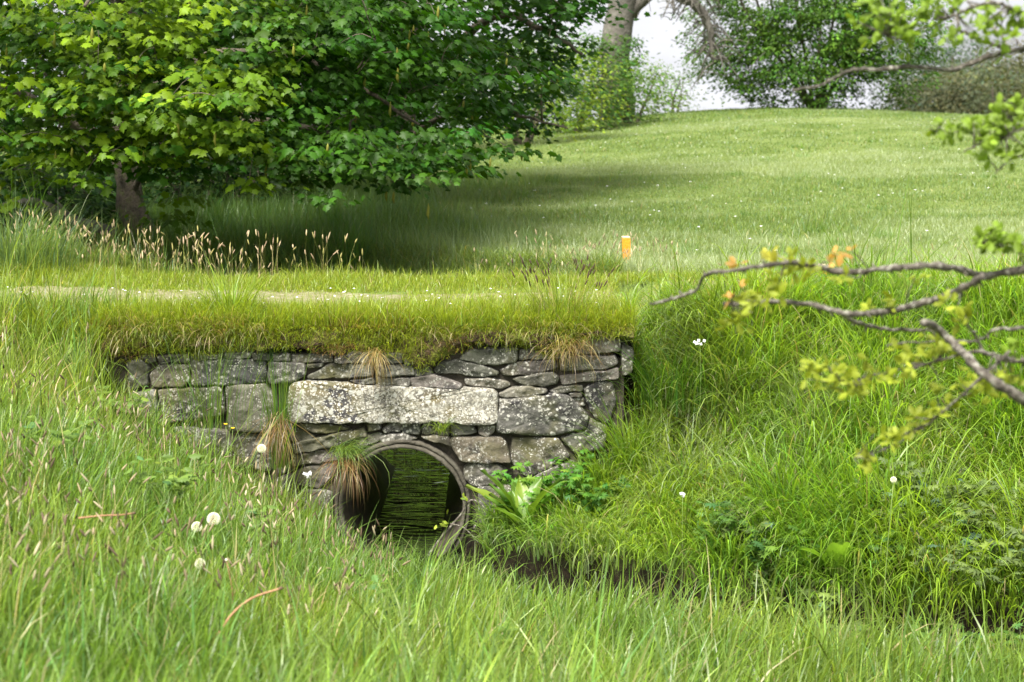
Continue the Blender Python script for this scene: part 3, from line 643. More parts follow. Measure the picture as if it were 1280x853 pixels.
def area(x0, x1, y0, y1, cond=None):
    def f(n):
        x = U(x0, x1, n * 4); y = U(y0, y1, n * 4); P = np.stack([x, y, H(x, y)], -1); k = in_view(P, mx=.2)
        if cond is not None: k &= cond(P)
        return P[k][:n]
    return f
def left_cond(P):
    q, sd, tt = chan(P[:, 0], P[:, 1]); return (sd < 0) & (q > .7) & (fbm(P[:, 0] * 1.2, P[:, 1] * 1.2, 0, 110) > -.15) & (P[:, 0] < -.55)
P, c = pick(area(-3.6, -.3, 4.6, 9.6, left_cond), 800); N = len(P)
seed_grass("meadow_seed_heads", "brown foxtail seed heads among the near bank grass", P, U(.24, .46, N), .5, U(.025, .055, N), U(.003, .0055, N), gcol(N, (.16, .2, .05), .2, .3, .3), c)
def hcond(P): return rng.random(len(P)) < .9
P, c = pick(area(-3.5, -1.0, 11.7, 12.9), 760, ((.45, .36, .22), (.38, .28, .18), (.30, .27, .10))); N = len(P)
P2, c2 = pick(area(-1.3, 1.3, 12.2, 13.6), 200, ((.38, .32, .2), (.30, .27, .14), (.25, .2, .12)))
P = np.r_[P, P2]; c = np.r_[c, c2]; h = np.r_[U(.12, .46, N), U(.15, .36, len(P2))]; N = len(P)
seed_grass("verge_seed_heads", "pale straw seed stalks along the far side of the path", P, h, .35, U(.03, .06, N), U(.003, .006, N), gcol(N, (.27, .26, .09), .2, .3, .4), c)
P, c = pick(area(1.0, 4.2, 8.2, 11.2, lambda P: chan(P[:, 0], P[:, 1])[1] > 0), 240, ((.36, .34, .2), (.2, .14, .08), (.28, .26, .12))); N = len(P)
seed_grass("bank_seed_heads", "thin seed stalks standing in the grass right of the stream", P, U(.3, .5, N), .6, U(.03, .05, N), U(.0015, .003, N), gcol(N, (.2, .24, .06), .2, .3, .2), c)

# single tufts
def tuft(name, label, base, n, L, W, spread, base_col, th0=(.1, .25), th1=(.7, .4), az=None, azs=.6, yel=.2, dry=0, segs=6, group=None, heads=None, cat="grass tuft"):
    base = np.asarray(base, float); o = thing(name, label, cat, base, group)
    P = base + np.stack([rng.normal(0, spread[0], n), rng.normal(0, spread[1], n), rng.normal(0, spread[2] if len(spread) > 2 else 0, n)], -1)
    A = U(0, 6.3, n) if az is None else rng.normal(az, azs, n)
    if az is None: A = np.arctan2(P[:, 1] - base[1], P[:, 0] - base[0]) + rng.normal(0, .5, n)
    v, c, f3, f4 = blade_geo(P, rng.normal(L, L * .25, n).clip(L * .3), U(W * .6, W * 1.2, n), A, np.abs(rng.normal(*th0, n)), np.abs(rng.normal(*th1, n)), gcol(n, base_col, .22, yel, dry), segs)
    mb = MB(); mb.V.append(v); mb.C.append(c); mb.F.append(('A', f3)); mb.F.append(('A', f4)); mb.n += len(v); mb.build("blades", M_grass, o)
    if heads:
        nh = heads; P = base + np.stack([rng.normal(0, spread[0] * 1.3, nh), rng.normal(0, spread[1], nh), np.zeros(nh)], -1)
        A = np.where(P[:, 0] > base[0], 0, np.pi) + rng.normal(0, .6, nh)
        v, c, f3, f4 = blade_geo(P, U(L * .9, L * 1.5, nh), np.full(nh, .003), A, U(.05, .4, nh), U(.05, .4, nh), gcol(nh, (.3, .26, .07), .2, .2, .3), 4)
        mb = MB(); mb.V.append(v); mb.C.append(c); mb.F.append(('A', f3)); mb.F.append(('A', f4)); mb.n += len(v)
        tips = v.reshape(nh, -1, 3)[:, -1]; prev = v.reshape(nh, -1, 3)[:, -3:-1].mean(1)
        for t_, p_ in zip(tips, prev):
            d = t_ - p_; d = d / np.linalg.norm(d) * U(.025, .045); mb.tube([t_ - d, t_ - d * .5, t_, t_ + d * .3], [.001, .0045, .004, .0005], 5, (.07, .045, .03))
        mb.build("seed_spikes", M_dry, o)
    return o
g = "grass tufts rooted in the wall and verge"
tuft("grass_tuft", "bright yellow green arching tuft at the verge edge above the left part of the wall", (at(287, 408, 10.0)[0], 10.0, .15), 330, .30, .006, (.06, .05), (.20, .30, .02), th0=(.35, .35), th1=(1.0, .4), group=g, yel=.6)
tuft("grass_tuft", "upright tuft with dark spikelets on the verge above the right end of the wall", (at(702, 412, 9.93)[0], 9.93, .13), 300, .28, .005, (.07, .05), (.17, .24, .025), th0=(.2, .25), th1=(.6, .4), heads=46, group=g, yel=.6, dry=.1)
tuft("grass_tuft", "pale green tuft flopping over the left side of the pipe mouth", (at(428, 572, YW - .03)[0], YW - .04, at(0, 566, YW)[2]), 200, .24, .0035, (.045, .03, .01), (.15, .24, .06), th0=(.9, .3), th1=(1.9, .35), az=-.45, azs=.7, group=g)
tuft("grass_tuft", "rust brown dead grass hanging beside the left side of the pipe mouth", (at(437, 578, YW - .04)[0], YW - .05, at(0, 574, YW)[2]), 130, .27, .0035, (.035, .02, .01), (.22, .12, .06), th0=(1.5, .3), th1=(1.6, .25), az=-1.6, azs=.5, group=g, yel=0, dry=.2)
tuft("grass_tuft", "small green tuft sprouting from under the lintel above the pipe mouth", (at(551, 545, YW - .03)[0], YW - .06, at(0, 538, YW)[2]), 70, .13, .0045, (.015, .01, .01), (.17, .24, .03), th0=(.25, .3), th1=(2.2, .9), group=g, yel=.4)
tuft("grass_tuft", "tall narrow green tuft standing against the wall at the left end of the lintel", (at(350, 560, YW - .08)[0], YW - .1, at(0, 580, YW)[2]), 130, .62, .004, (.028, .02), (.10, .21, .03), th0=(.02, .05), th1=(.22, .15), group=g)
tuft("grass_tuft", "rust brown dead grass at the foot of the tall tuft left of the lintel", (at(350, 530, YW - .09)[0], YW - .12, at(0, 520, YW)[2]), 120, .30, .0035, (.03, .02, .03), (.25, .15, .07), th0=(2.3, .3), th1=(.8, .2), az=-1.6, azs=.7, group=g, yel=0, dry=.2)
tuft("grass_tuft", "thin straw coloured tuft hanging down over the top edge of the lintel", (at(471, 440, YW - .05)[0], YW - .08, at(0, 438, YW)[2]), 110, .24, .0035, (.022, .02, .012), (.26, .17, .075), th0=(1.6, .3), th1=(1.5, .2), az=-1.57, azs=.5, group=g, yel=.1, dry=.3)
tuft("grass_tuft", "shaggy brown dead tuft hanging over the wall below the spikelet tuft", (at(712, 435, YW - .04)[0], YW - .06, at(0, 432, YW)[2]), 190, .22, .0035, (.06, .02, .02), (.27, .17, .08), th0=(1.3, .35), th1=(1.7, .25), az=-1.57, azs=.9, group=g, yel=.1, dry=.3)
tuft("grass_tuft", "sparse tall green tuft in front of the dark block at the left of the wall", (at(262, 520, YW - .15)[0], YW - .16, at(0, 530, YW)[2]), 110, .55, .004, (.10, .02), (.10, .20, .035), th0=(.03, .06), th1=(.5, .3), group=g)
tuft("grass_tuft", "grey green bushy grass hummock at the left end of the path", (-3.45, 11.7, float(H(-3.45, 11.7))), 900, .40, .005, (.22, .12), (.12, .19, .08), th0=(.15, .2), th1=(.9, .4), group=g, yel=.1)
tuft("grass_tuft", "arching bright green tuft overlapping the right end of the wall", (.69, YW - .10, float(H(.69, YW - .10))), 320, .42, .007, (.05, .04), (.16, .27, .03), th0=(.15, .2), th1=(1.1, .4), group=g)
tuft("grass_tuft", "short green tuft below the right end of the wall above the cow parsley", (.55, YW - .14, float(H(.55, YW - .14))), 260, .24, .006, (.09, .04), (.15, .26, .03), th0=(.2, .2), th1=(1.1, .4), group=g)
tuft("grass_tuft", "dark green lush tussock just right of the wall end", (at(850, 450, 9.9)[0], 9.9, float(H(at(850, 450, 9.9)[0], 9.9))), 700, .4, .007, (.15, .14), (.085, .18, .022), th0=(.12, .15), th1=(1.1, .4), group=g, yel=0)

# ------------------------------------------------------------------ trees
def leafT(kind):
    if kind == 'maple':
        h = [(0, .03), (.15, -.08), (.40, -.03), (.32, .15), (.60, .38), (.38, .46), (.34, .66), (.16, .69)]; tip = (0, 1.0); c0 = (0, .34)
    elif kind == 'oval':
        h = [(0, 0), (.2, .2), (.27, .5), (.18, .8)]; tip = (0, 1.0); c0 = (0, .5)
    elif kind == 'lobed':
        h = [(0, 0), (.08, .2), (.30, .38), (.17, .48), (.36, .68), (.2, .76), (.18, .95)]; tip = (0, 1.05); c0 = (0, .5)
    elif kind == 'dock':
        h = [(0, 0), (.10, .12), (.17, .35), (.17, .6), (.10, .85)]; tip = (0, 1.0); c0 = (0, .45)
    elif kind == 'cut':
        h = [(0, 0), (.05, .2), (.32, .30), (.08, .36), (.36, .56), (.09, .58), (.25, .84), (.05, .78)]; tip = (0, 1.0); c0 = (0, .5)
    pts = [*h, tip, *[(-x, y) for x, y in h[:0:-1]]]
    T = [(c0[0], c0[1], .05)] + [(x, y, -.25 * abs(x) - .12 * y * y) for x, y in pts]; n = len(pts)
    return np.array(T), [(0, 1 + i, 1 + (i + 1) % n) for i in range(n)]
def frames(D, Nrm):
    """columns x,y,z: y along D, z near Nrm"""
    D = D / np.linalg.norm(D, axis=1)[:, None]; X = np.cross(D, Nrm); X /= np.linalg.norm(X, axis=1)[:, None] + 1e-9; Z = np.cross(X, D); return np.stack([X, D, Z], -1)
def sprays(mb, centers, outdir, k, size, rad, cols, kind='maple', droop=.45, flat=.35, upb=.8):
    """k leaves round every centre, layered in flat drooping sprays"""
    n = len(centers); C = np.repeat(centers, k, 0); O = np.repeat(outdir, k, 0); N = len(C)
    off = rng.normal(0, 1, (N, 3)) * np.array([rad, rad, rad * flat]); P = C + off
    az = np.arctan2(off[:, 1] + O[:, 1] * rad, off[:, 0] + O[:, 0] * rad) + rng.normal(0, .5, N)
    D = np.stack([np.cos(az), np.sin(az), -np.abs(rng.normal(droop, .3, N))], -1)
    Nm = np.stack([rng.normal(0, .35, N) + .35 * np.cos(az), rng.normal(0, .35, N) + .35 * np.sin(az), np.full(N, upb)], -1)
    M = frames(D, Nm) * (size * np.exp(rng.normal(0, .22, N)))[:, None, None]
    T, Fs = leafT(kind); c = np.repeat(cols, k, 0) * np.exp(rng.normal(0, .14, (N, 1))); mb.addT(T, Fs, P, M, c)
def crown_pts(n, C, Rr, zlo=-1e9, inner=.5, p=4, lump=.25, seed=0):
    out = []
    tot = 0
    while tot < n:
        v = rng.normal(0, 1, (n * 2, 3)); v /= np.linalg.norm(v, axis=1)[:, None]; r_ = U(inner, 1, n * 2) ** .6
        # superellipse in height so that the skirt stays wide
        z = v[:, 2] * r_; h = np.sqrt(np.clip(1 - np.abs(z) ** p, 0, 1)); xy = v[:, :2] / (np.linalg.norm(v[:, :2], axis=1)[:, None] + 1e-9)
        rr = h * np.sqrt(U(inner ** 2, 1, n * 2)); q = np.stack([xy[:, 0] * rr, xy[:, 1] * rr, z], -1)
        q *= (1 + lump * fbm(v[:, 0] * 2.2, v[:, 1] * 2.2, v[:, 2] * 2.2, seed))[:, None]
        q = C + q * Rr; q = q[q[:, 2] > zlo]; out.append(q); tot += len(q)
    return np.concatenate(out)[:n]
def limb_mesh(mb, limbs, sides=8, c=(.5, .5, .5)):
    pts = []
    for P, r0, r1 in limbs:
        S = spline(P, 18); S[1:-1] += rng.normal(0, .02, S[1:-1].shape) * min(1, r0 * 8); mb.tube(S, np.linspace(r0, r1, 18), sides, c, wob=.15); pts.append(S[4:])
    return np.concatenate(pts)
def twigs(mb, nodes, ends, r0=.012, maxn=700, sag=.12, sides=4):
    """twigs branch off limbs and off one another, nearest ends first"""
    idx_ = rng.permutation(len(ends))[:maxn]; E = ends[idx_]
    d0 = np.array([np.min(np.linalg.norm(nodes - e, axis=1)) for e in E]); E = E[np.argsort(d0)]; NP = nodes.copy(); NR = np.full(len(nodes), r0 * 1.5)
    for e in E:
        d = np.linalg.norm(NP - e, axis=1); j = np.argmin(d); L = d[j]; s_ = NP[j]; r_ = max(NR[j] * .72, .0035)
        m_ = (s_ + e) / 2 + np.array([0, 0, sag * L]) + rng.normal(0, .07 * L, 3); S = spline([s_, m_, e], 6); mb.tube(S, np.linspace(r_, max(r_ * .45, .003), 6), sides)
        NP = np.vstack([NP, S[2:]]); NR = np.concatenate([NR, np.linspace(r_ * .8, r_ * .45, 4)])
def tree(name, label, base, limbs, crowns, leaf, size, k, rad, col, bark=M_bark, cat="tree", group=None, kind='maple', ntw=400, trunk=None, colvar=.2, droop=.45, flat=.35, catkins=0, tw=.012, brightfn=None, tbark=None):
    o = thing(name, label, cat, base, group); mb = MB()
    limb_mesh(mb, trunk if trunk else limbs[:1], 12); mb.build("trunk", tbark or bark, o)
    mb = MB(); nodes = limb_mesh(mb, limbs, 7)
    cen = np.concatenate(crowns); ctr = nodes.mean(0)
    twigs(mb, nodes, cen, tw, ntw); mb.build("branches", bark, o)
    outd = cen - ctr; outd /= np.linalg.norm(outd, axis=1)[:, None]
    cols = np.array(col)[None, :] * np.exp(rng.normal(0, colvar, (len(cen), 1))) * (1 + .25 * rng.normal(0, 1, (len(cen), 1)) * np.array([[.6, .1, -.2]]))
    if brightfn is not None: cols = brightfn(cen, cols)
    mb = MB(); sprays(mb, cen, outd, k, size, rad, np.clip(cols, .006, .5), kind, droop, flat); mb.build("crown", leaf, o)
    if catkins:
        mb = MB(); s_ = cen[rng.permutation(len(cen))[:catkins]]
        for c_ in s_:
            b_ = c_ + rng.normal(0, rad * .6, 3); L = U(.07, .14); mb.tube([b_, b_ - np.array([0, 0, .3 * L]), b_ - np.array([.005, 0, .7 * L]), b_ - np.array([0, 0, L])], [.002, .010, .012, .003], 5, (.26, .27, .05), wob=.4)
        mb.build("flower_racemes", M_leaf, o)["kind"] = "stuff"
    return o
# the big sycamore on the left
def Hf(x, y): return float(H(x, y))
bx_, by_ = -3.2, 15.0; bz = Hf(bx_, by_)
b0 = np.array([bx_, by_, bz - .05])
tr = [([b0, b0 + (-.12, 0, .35), b0 + (-.25, .1, .9), b0 + (-.2, .2, 1.7), b0 + (-.3, .4, 3.2), b0 + (0, .6, 5.2), b0 + (.2, .6, 7.2)], .135, .04)]
lb = [([b0 + (-.2, .1, .8), b0 + (-.9, -.2, 1.3), b0 + (-2.0, -.8, 1.6), b0 + (-3.2, -1.2, 1.5)], .07, .015), ([b0 + (-.2, .15, 1.2), b0 + (.6, .1, 1.7), b0 + (1.5, .1, 1.6), b0 + (2.4, -.2, 1.1)], .06, .012),
      ([b0 + (-.2, .2, 1.6), b0 + (0, -.8, 2.4), b0 + (.3, -2.0, 2.6), b0 + (.2, -2.8, 2.0)], .07, .012), ([b0 + (-.25, .3, 2.2), b0 + (-1.2, -.8, 3.0), b0 + (-2.2, -1.8, 3.0), b0 + (-2.8, -2.3, 2.3)], .07, .012),
      ([b0 + (-.3, .4, 3), b0 + (1.0, .9, 4.0), b0 + (2.0, 1.2, 4.0), b0 + (2.8, 1.4, 3.4)], .08, .015), ([b0 + (-.3, .4, 2.6), b0 + (.8, 1.8, 3.6), b0 + (1.8, 2.8, 3.8)], .07, .015),
      ([b0 + (-.2, .5, 3.8), b0 + (-1.5, .8, 5.2), b0 + (-2.8, 1.0, 5.6)], .07, .015), ([b0 + (0, .6, 5), b0 + (1, 0, 6.2), b0 + (1.8, -.6, 6.8)], .05, .01), ([b0 + (-.1, .1, .7), b0 + (.8, .2, 1.1), b0 + (1.7, -.1, 1.0), b0 + (2.6, -.4, .75)], .05, .01),
      ([b0 + (-.3, .4, 2.2), b0 + (-.6, 1.8, 3.0), b0 + (-.9, 3.0, 3.2)], .06, .012), ([b0 + (-.15, 0, .5), b0 + (.25, -.5, .9), b0 + (.5, -1.2, 1.05)], .03, .008)]
Cc = np.array([-3.8, 15.8, 3.6]); Rc = np.array([4.1, 3.2, 3.3])
c1 = crown_pts(3100, Cc, Rc, .55, .55, 4, .36, 5)
def tiers(c, m, ctr, sx=.34, sz=.07):
    """every centre becomes a flat drooping layer of m smaller sprays"""
    o = rng.normal(0, 1, (len(c), m, 3)) * (sx, sx, sz); d = c[:, None, :] + o; out = (c - ctr)[:, None, :]; out = out / np.linalg.norm(out, axis=2, keepdims=True)
    d[..., 2] -= .28 * np.clip((o * out).sum(2), -.3, 1); return d.reshape(-1, 3)
c1 = tiers(c1[:int(len(c1) * .27)], 4, Cc)
u_, v_ = proj(c1)
lowlim = np.interp(u_, [-200, 0, 60, 130, 240, 300, 400, 480, 560, 620, 740, 900], [290, 282, 262, 235, 250, 215, 225, 235, 215, 205, 120, 60])
keepm = ((v_ < lowlim + 24 * rng.normal(0, 1, len(u_))) | (c1[:, 1] > 17.5)) & (c1[:, 2] > .45)
vis = (u_ > -150) & (u_ < 900) & (v_ > -160)
keepm &= vis | (rng.random(len(c1)) < .22)
hole = fbm(u_ / 75, v_ / 55, 0, 140) ; keepm &= ~((hole < -.02) & vis & (rng.random(len(c1)) < .82) & (c1[:, 1] < 16.5))
c1 = c1[keepm]
# low sprays round the trunk foot and the right-hand skirt
ext = []
for (px, py, Y, s1, s2, n_) in ((215, 262, 14.2, 16, 14, 9), (195, 215, 13.8, 26, 14, 14), (170, 180, 13.6, 40, 20, 20), (430, 195, 13.4, 60, 18, 30), (520, 185, 13.8, 45, 22, 26), (350, 185, 13.6, 40, 20, 18), (560, 195, 14.4, 28, 14, 10), (40, 170, 13.4, 40, 22, 18), (250, 150, 13.3, 50, 30, 26), (70, 120, 13.0, 60, 30, 26), (40, 40, 13.2, 40, 26, 24), (130, 30, 13.6, 40, 26, 22), (200, 60, 13.4, 40, 30, 22), (300, 90, 13.6, 40, 30, 22), (330, 20, 13.8, 40, 20, 18), (420, 60, 14.2, 40, 30, 20), (500, 40, 14.6, 40, 30, 20), (240, 110, 13.0, 60, 30, 26)):
    q_ = at(rng.normal(px, s1, n_), rng.normal(py, s2, n_), rng.normal(Y, .25, n_)); ext.append(q_)
ext = np.concatenate(ext)
c1 = c1[~((np.abs(proj(c1)[0] - 170) < 74) & (np.abs(proj(c1)[1] - 300) < 92) & (c1[:, 1] < 15.4))]; ext = ext[~((np.abs(proj(ext)[0] - 160) < 56) & (np.abs(proj(ext)[1] - 300) < 82))]
def syc_col(cen, cols):  # light on the crown's front left put into the leaf colour
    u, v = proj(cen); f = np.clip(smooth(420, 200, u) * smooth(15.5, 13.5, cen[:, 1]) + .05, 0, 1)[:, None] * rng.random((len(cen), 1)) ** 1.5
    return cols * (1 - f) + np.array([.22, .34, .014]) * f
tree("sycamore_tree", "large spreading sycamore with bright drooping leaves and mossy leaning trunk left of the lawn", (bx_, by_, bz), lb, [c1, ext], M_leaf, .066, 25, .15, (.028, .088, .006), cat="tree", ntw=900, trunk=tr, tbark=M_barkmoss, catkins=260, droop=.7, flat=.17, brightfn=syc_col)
# darker tree behind it
b1 = np.array([-1.3, 20.5, Hf(-1.3, 20.5)])
lb1 = [([b1 + (.05, 0, 1), b1 + (1.0, -.6, 2), b1 + (1.6, -.8, 1.9), b1 + (2.1, -.9, 1.6)], .07, .015), ([b1 + (0, 0, 1.4), b1 + (-1, -.8, 2.2), b1 + (-2, -1.4, 2.2)], .07, .015), ([b1 + (0, 0, 1.8), b1 + (.3, -1.4, 2.6), b1 + (.5, -2.4, 2.2)], .06, .012),
       ([b1 + (0, 0, 2.6), b1 + (.8, .5, 3.4), b1 + (1.5, .8, 3.9)], .07, .015), ([b1 + (0, 0, 2.8), b1 + (-1.2, .6, 4.2), b1 + (-2, 1, 4.6)], .07, .015), ([b1 + (0, 0, .6), b1 + (.8, -.9, 1.0), b1 + (1.9, -1.6, .8)], .04, .01)]
c2 = crown_pts(1900, np.array([-1.7, 20.4, 3.1]), np.array([3.2, 2.6, 2.7]), .5, .55, 4, .25, 9)
c2 = tiers(c2[:int(len(c2) * .28)], 4, np.array([-1.7, 20.4, 3.1])); u_, v_ = proj(c2); u_ = u_ + rng.normal(0, 8, len(u_)); low2 = np.interp(u_, [300, 440, 560, 640, 700, 735, 755, 820], [205, 200, 185, 150, 105, 40, -90, -260]); c2 = c2[(v_ < low2 + rng.normal(0, 9, len(v_))) | (c2[:, 1] > 21.5)]
u_, v_ = proj(c2); c2 = c2[(v_ > -50) | (rng.random(len(c2)) < .45)]; u_, v_ = proj(c2); c2 = c2[~((fbm(u_ / 60, v_ / 30, 0, 150) < -.22) & (rng.random(len(c2)) < .75))]
tree("sycamore_tree", "dark shaded sycamore behind the big leaning one, its boughs reaching over the lawn", b1, lb1, [c2], M_leaf, .075, 22, .18, (.024, .075, .007), cat="tree", ntw=500, trunk=[([b1, b1 + (.05, 0, 1.5), b1 + (0, 0, 3.5), b1 + (.1, 0, 6.5)], .16, .04)], colvar=.25)

def bush(name, label, px, Y, w, hgt, col, n, size=.07, kind='oval', cat="bush", group=None, stems=5, k=12, rad=.16, depth=1.0, base=None):
    x = at(px, 200, Y)[0]; z0 = Hf(x, Y); b_ = np.array([x, Y, z0])
    limbs = []
    for i in range(stems):
        a = U(0, 6.3); e = b_ + np.array([math.cos(a) * w * .3, math.sin(a) * depth * .3, hgt * U(.6, .85)]); limbs.append(([b_ + (math.cos(a) * .08, math.sin(a) * .08, -.05), (b_ + e) / 2 + rng.normal(0, .08, 3), e], .03 + .01 * hgt, .01))
    C = b_ + np.array([0, 0, hgt * .52]); pts = crown_pts(n, C, np.array([w / 2, depth, hgt * .52]), z0 + .05, .3, 3, .35, int(px) + 3)
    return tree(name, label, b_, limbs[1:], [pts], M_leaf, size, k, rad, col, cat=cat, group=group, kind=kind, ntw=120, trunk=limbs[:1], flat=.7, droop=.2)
gb = "bushes and trees along the far edge of the lawn"
bush("bush", "bright yellow green bush showing below the dark sycamore boughs", 655, 31, 3.4, 1.9, (.14, .22, .02), 420, .07, group=gb)
bush("bush", "mid green leafy bush left of the ivy clad trunk", 715, 34, 2.4, 2.0, (.06, .13, .025), 400, .08, group=gb)
bush("bush", "low bright bush at the foot of the ivy clad trunk", 790, 35.5, 1.8, 1.25, (.10, .18, .03), 220, .07, group=gb)
bush("bush", "small airy bush on the skyline between trunk and round tree", 838, 44, 1.1, 1.35, (.10, .15, .05), 70, .07, group=gb, stems=3)
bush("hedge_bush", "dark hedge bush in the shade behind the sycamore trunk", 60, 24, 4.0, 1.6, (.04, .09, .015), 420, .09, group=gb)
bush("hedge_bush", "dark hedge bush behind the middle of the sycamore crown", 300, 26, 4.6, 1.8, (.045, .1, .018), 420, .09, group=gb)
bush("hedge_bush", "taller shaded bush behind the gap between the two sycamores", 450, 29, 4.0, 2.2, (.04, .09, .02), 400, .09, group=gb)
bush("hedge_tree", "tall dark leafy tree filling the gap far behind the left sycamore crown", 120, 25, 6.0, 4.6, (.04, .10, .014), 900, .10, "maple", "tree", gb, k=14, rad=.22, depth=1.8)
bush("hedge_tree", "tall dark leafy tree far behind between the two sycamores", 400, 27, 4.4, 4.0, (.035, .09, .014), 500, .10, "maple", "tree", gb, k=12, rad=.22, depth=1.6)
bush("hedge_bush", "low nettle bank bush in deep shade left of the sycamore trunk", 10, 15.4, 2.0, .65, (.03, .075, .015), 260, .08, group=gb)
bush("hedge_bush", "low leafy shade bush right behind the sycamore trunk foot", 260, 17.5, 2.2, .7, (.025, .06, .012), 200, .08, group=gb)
# ivy-clad old tree with bare boughs
x0 = at(775, 150, 38)[0]; z0 = Hf(x0, 38.); b2 = np.array([x0, 38., z0 - .1])
def A38(px, py, Y=38): return at(px, py, Y)
trk = [([b2, A38(772, 110), A38(768, 60), A38(778, 0), A38(790, -60), A38(800, -160), A38(790, -260)], .41, .22)]
bl = [([A38(788, 20), A38(810, -6), A38(845, -8), A38(870, 8), A38(886, 32), A38(889, 62), A38(893, 78)], .17, .05), ([A38(845, -6), A38(868, -12), A38(880, -40), A38(930, -80)], .09, .03), ([A38(778, 0), A38(750, -50), A38(700, -90)], .16, .05),
      ([A38(790, -60), A38(850, -130), A38(900, -200)], .16, .05), ([A38(889, 62), A38(880, 78), A38(877, 90)], .03, .008), ([A38(800, -100), A38(740, -180), A38(700, -260)], .14, .04)]
otree = thing("old_tree", "old pale trunked tree with ivy and bare drooping boughs on the skyline", "tree", b2 + (0, 0, .1))
mb = MB(); limb_mesh(mb, trk, 14); mb.build("trunk", M_barkpale, otree)
mb = MB(); nodes = limb_mesh(mb, bl, 7)
for i in range(85):
    s_ = nodes[rng.integers(0, 24)] if i < 110 else nodes[rng.integers(0, len(nodes))]; L = U(.3, 1.0); a = U(0, 6.3)
    e = s_ + np.array([math.cos(a) * L * .7, math.sin(a) * L * .7, U(-.9, .35) * L]); m_ = (s_ + e) / 2 + np.array([0, 0, .15 * L]); S = spline([s_, m_, e], 6); mb.tube(S, np.linspace(.024, .009, 6), 4)
    for _ in range(3):
        t_ = S[rng.integers(2, 6)]; f_ = t_ + rng.normal(0, .22 * L + .05, 3); mb.tube([t_, (t_ + f_) / 2 + (0, 0, .03), f_], [.011, .009, .006], 3)
mb.build("boughs", M_barkpale, otree)
mb = MB(); iv = A38(U(752, 800, 150), U(40, 150, 150), U(37.3, 37.8, 150)); iv = iv[(proj(iv)[0] > 778) | (rng.random(150) < .25)]
sprays(mb, iv, np.tile([0, -1, 0], (len(iv), 1)), 9, .08, .09, np.tile([.04, .09, .015], (len(iv), 1)), 'oval'); mb.build("ivy_foliage", M_leaf, otree)
mb = MB(); cp = np.concatenate([crown_pts(260, A38(770, -330), np.array([3.4, 2.6, 2.2]), -9, .3, 3, .4, 4), nodes[rng.integers(0, 70, 60)] + rng.normal(0, .35, (60, 3))]); sprays(mb, cp, cp * 0 + [0, -1, 0], 7, .07, .22, np.tile([.07, .12, .03], (len(cp), 1)), 'oval'); mb.build("crown", M_leaf, otree)
# round tree on the mound skyline
x3 = at(1020, 130, 41)[0]; b3 = np.array([x3, 41., Hf(x3, 41.)])
l3 = []
for i in range(9):
    a = (i / 9) * 6.28; w_ = U(.8, 2.0); l3.append(([b3 + (math.cos(a) * .15, math.sin(a) * .15, 0), b3 + (math.cos(a) * w_ * .5, math.sin(a) * w_ * .4, 1.1), b3 + (math.cos(a) * w_, math.sin(a) * w_ * .7, 2.3), b3 + (math.cos(a) * w_ * 1.15, math.sin(a) * w_ * .8, 3.3)], .05, .02))
cp = crown_pts(5600, b3 + (0, 0, 1.9), np.array([2.85, 1.9, 2.2]), b3[2] - .1, .25, 3, .3, 33); u_, v_ = proj(cp); cp = cp[~((fbm(u_ / 24, v_ / 16, 0, 160) < -.12) & (rng.random(len(cp)) < .9))]
tree("hawthorn_tree", "round dark green multi stemmed tree on top of the mound", b3, l3, [cp], M_leaf, .080, 11, .15, (.065, .14, .017), kind='oval', ntw=500, trunk=l3[:1], tw=.012, colvar=.35, flat=.4, group=gb)

# distant wood
gd = "trees of the distant wood"
for i, (px, py, Y, w, hh, col, lab) in enumerate(((1190, 78, 190, 9, 11, (.05, .085, .045), "taller round crowned tree standing out of the distant wood"), (1155, 108, 185, 10, 8, (.05, .075, .035), "distant tree at the left end of the wood beside the mound tree"),
    (1225, 98, 180, 9, 9, (.07, .10, .045), "olive brown distant tree right of the tall round one"), (1262, 92, 178, 9, 10, (.085, .09, .045), "reddish brown distant tree near the picture edge of the wood"), (1300, 90, 182, 9, 10, (.09, .10, .05), "olive distant tree at the right end of the wood"),
    (1240, 112, 160, 12, 7, (.075, .09, .045), "low brown distant thicket in front of the wood"), (1175, 118, 162, 9, 6, (.08, .09, .05), "low olive distant thicket in front of the wood's left end"))):
    p_ = at(px, py, Y); zg = Hf(p_[0], Y); hh = (p_[2] - zg) * 1.28 + .6; b_ = np.array([p_[0], Y, zg])
    lm = [([b_, b_ + (.2, 0, hh * .4), b_ + (0, 0, hh * .8)], .25, .08), ([b_ + (0, 0, hh * .3), b_ + (w * .2, 0, hh * .5), b_ + (w * .3, 0, hh * .7)], .15, .05), ([b_ + (0, 0, hh * .3), b_ + (-w * .2, 0, hh * .5), b_ + (-w * .3, 0, hh * .7)], .15, .05)]
    cp = crown_pts(340, b_ + (0, 0, hh * .6), np.array([w / 2, w / 2, hh * .4]), zg + .3, .3, 3, .4, i + 50)
    tree("distant_tree", lab, b_, lm[1:], [cp], M_leaf, .30, 16, .55, col, kind='oval', ntw=30, trunk=lm[:1], tw=.05, group=gd, flat=.7)

# low dead branch under the sycamore
db = thing("fallen_branch", "bare brown dead branch lying in the shade left of the sycamore trunk", "branch", at(143, 292, 14.3)); mb = MB()
mb.tube(spline([at(-60, 262, 13.9), at(0, 259, 13.9), at(44, 253, 14.0), at(92, 275, 14.1), at(143, 291, 14.3)], 24), np.linspace(.022, .05, 24), 8, wob=.2)
mb.tube(spline([at(92, 275, 14.1), at(80, 262, 14.2), at(60, 240, 14.3)], 8), np.linspace(.02, .008, 8), 6); mb.build("wood", M_barkpale, db)

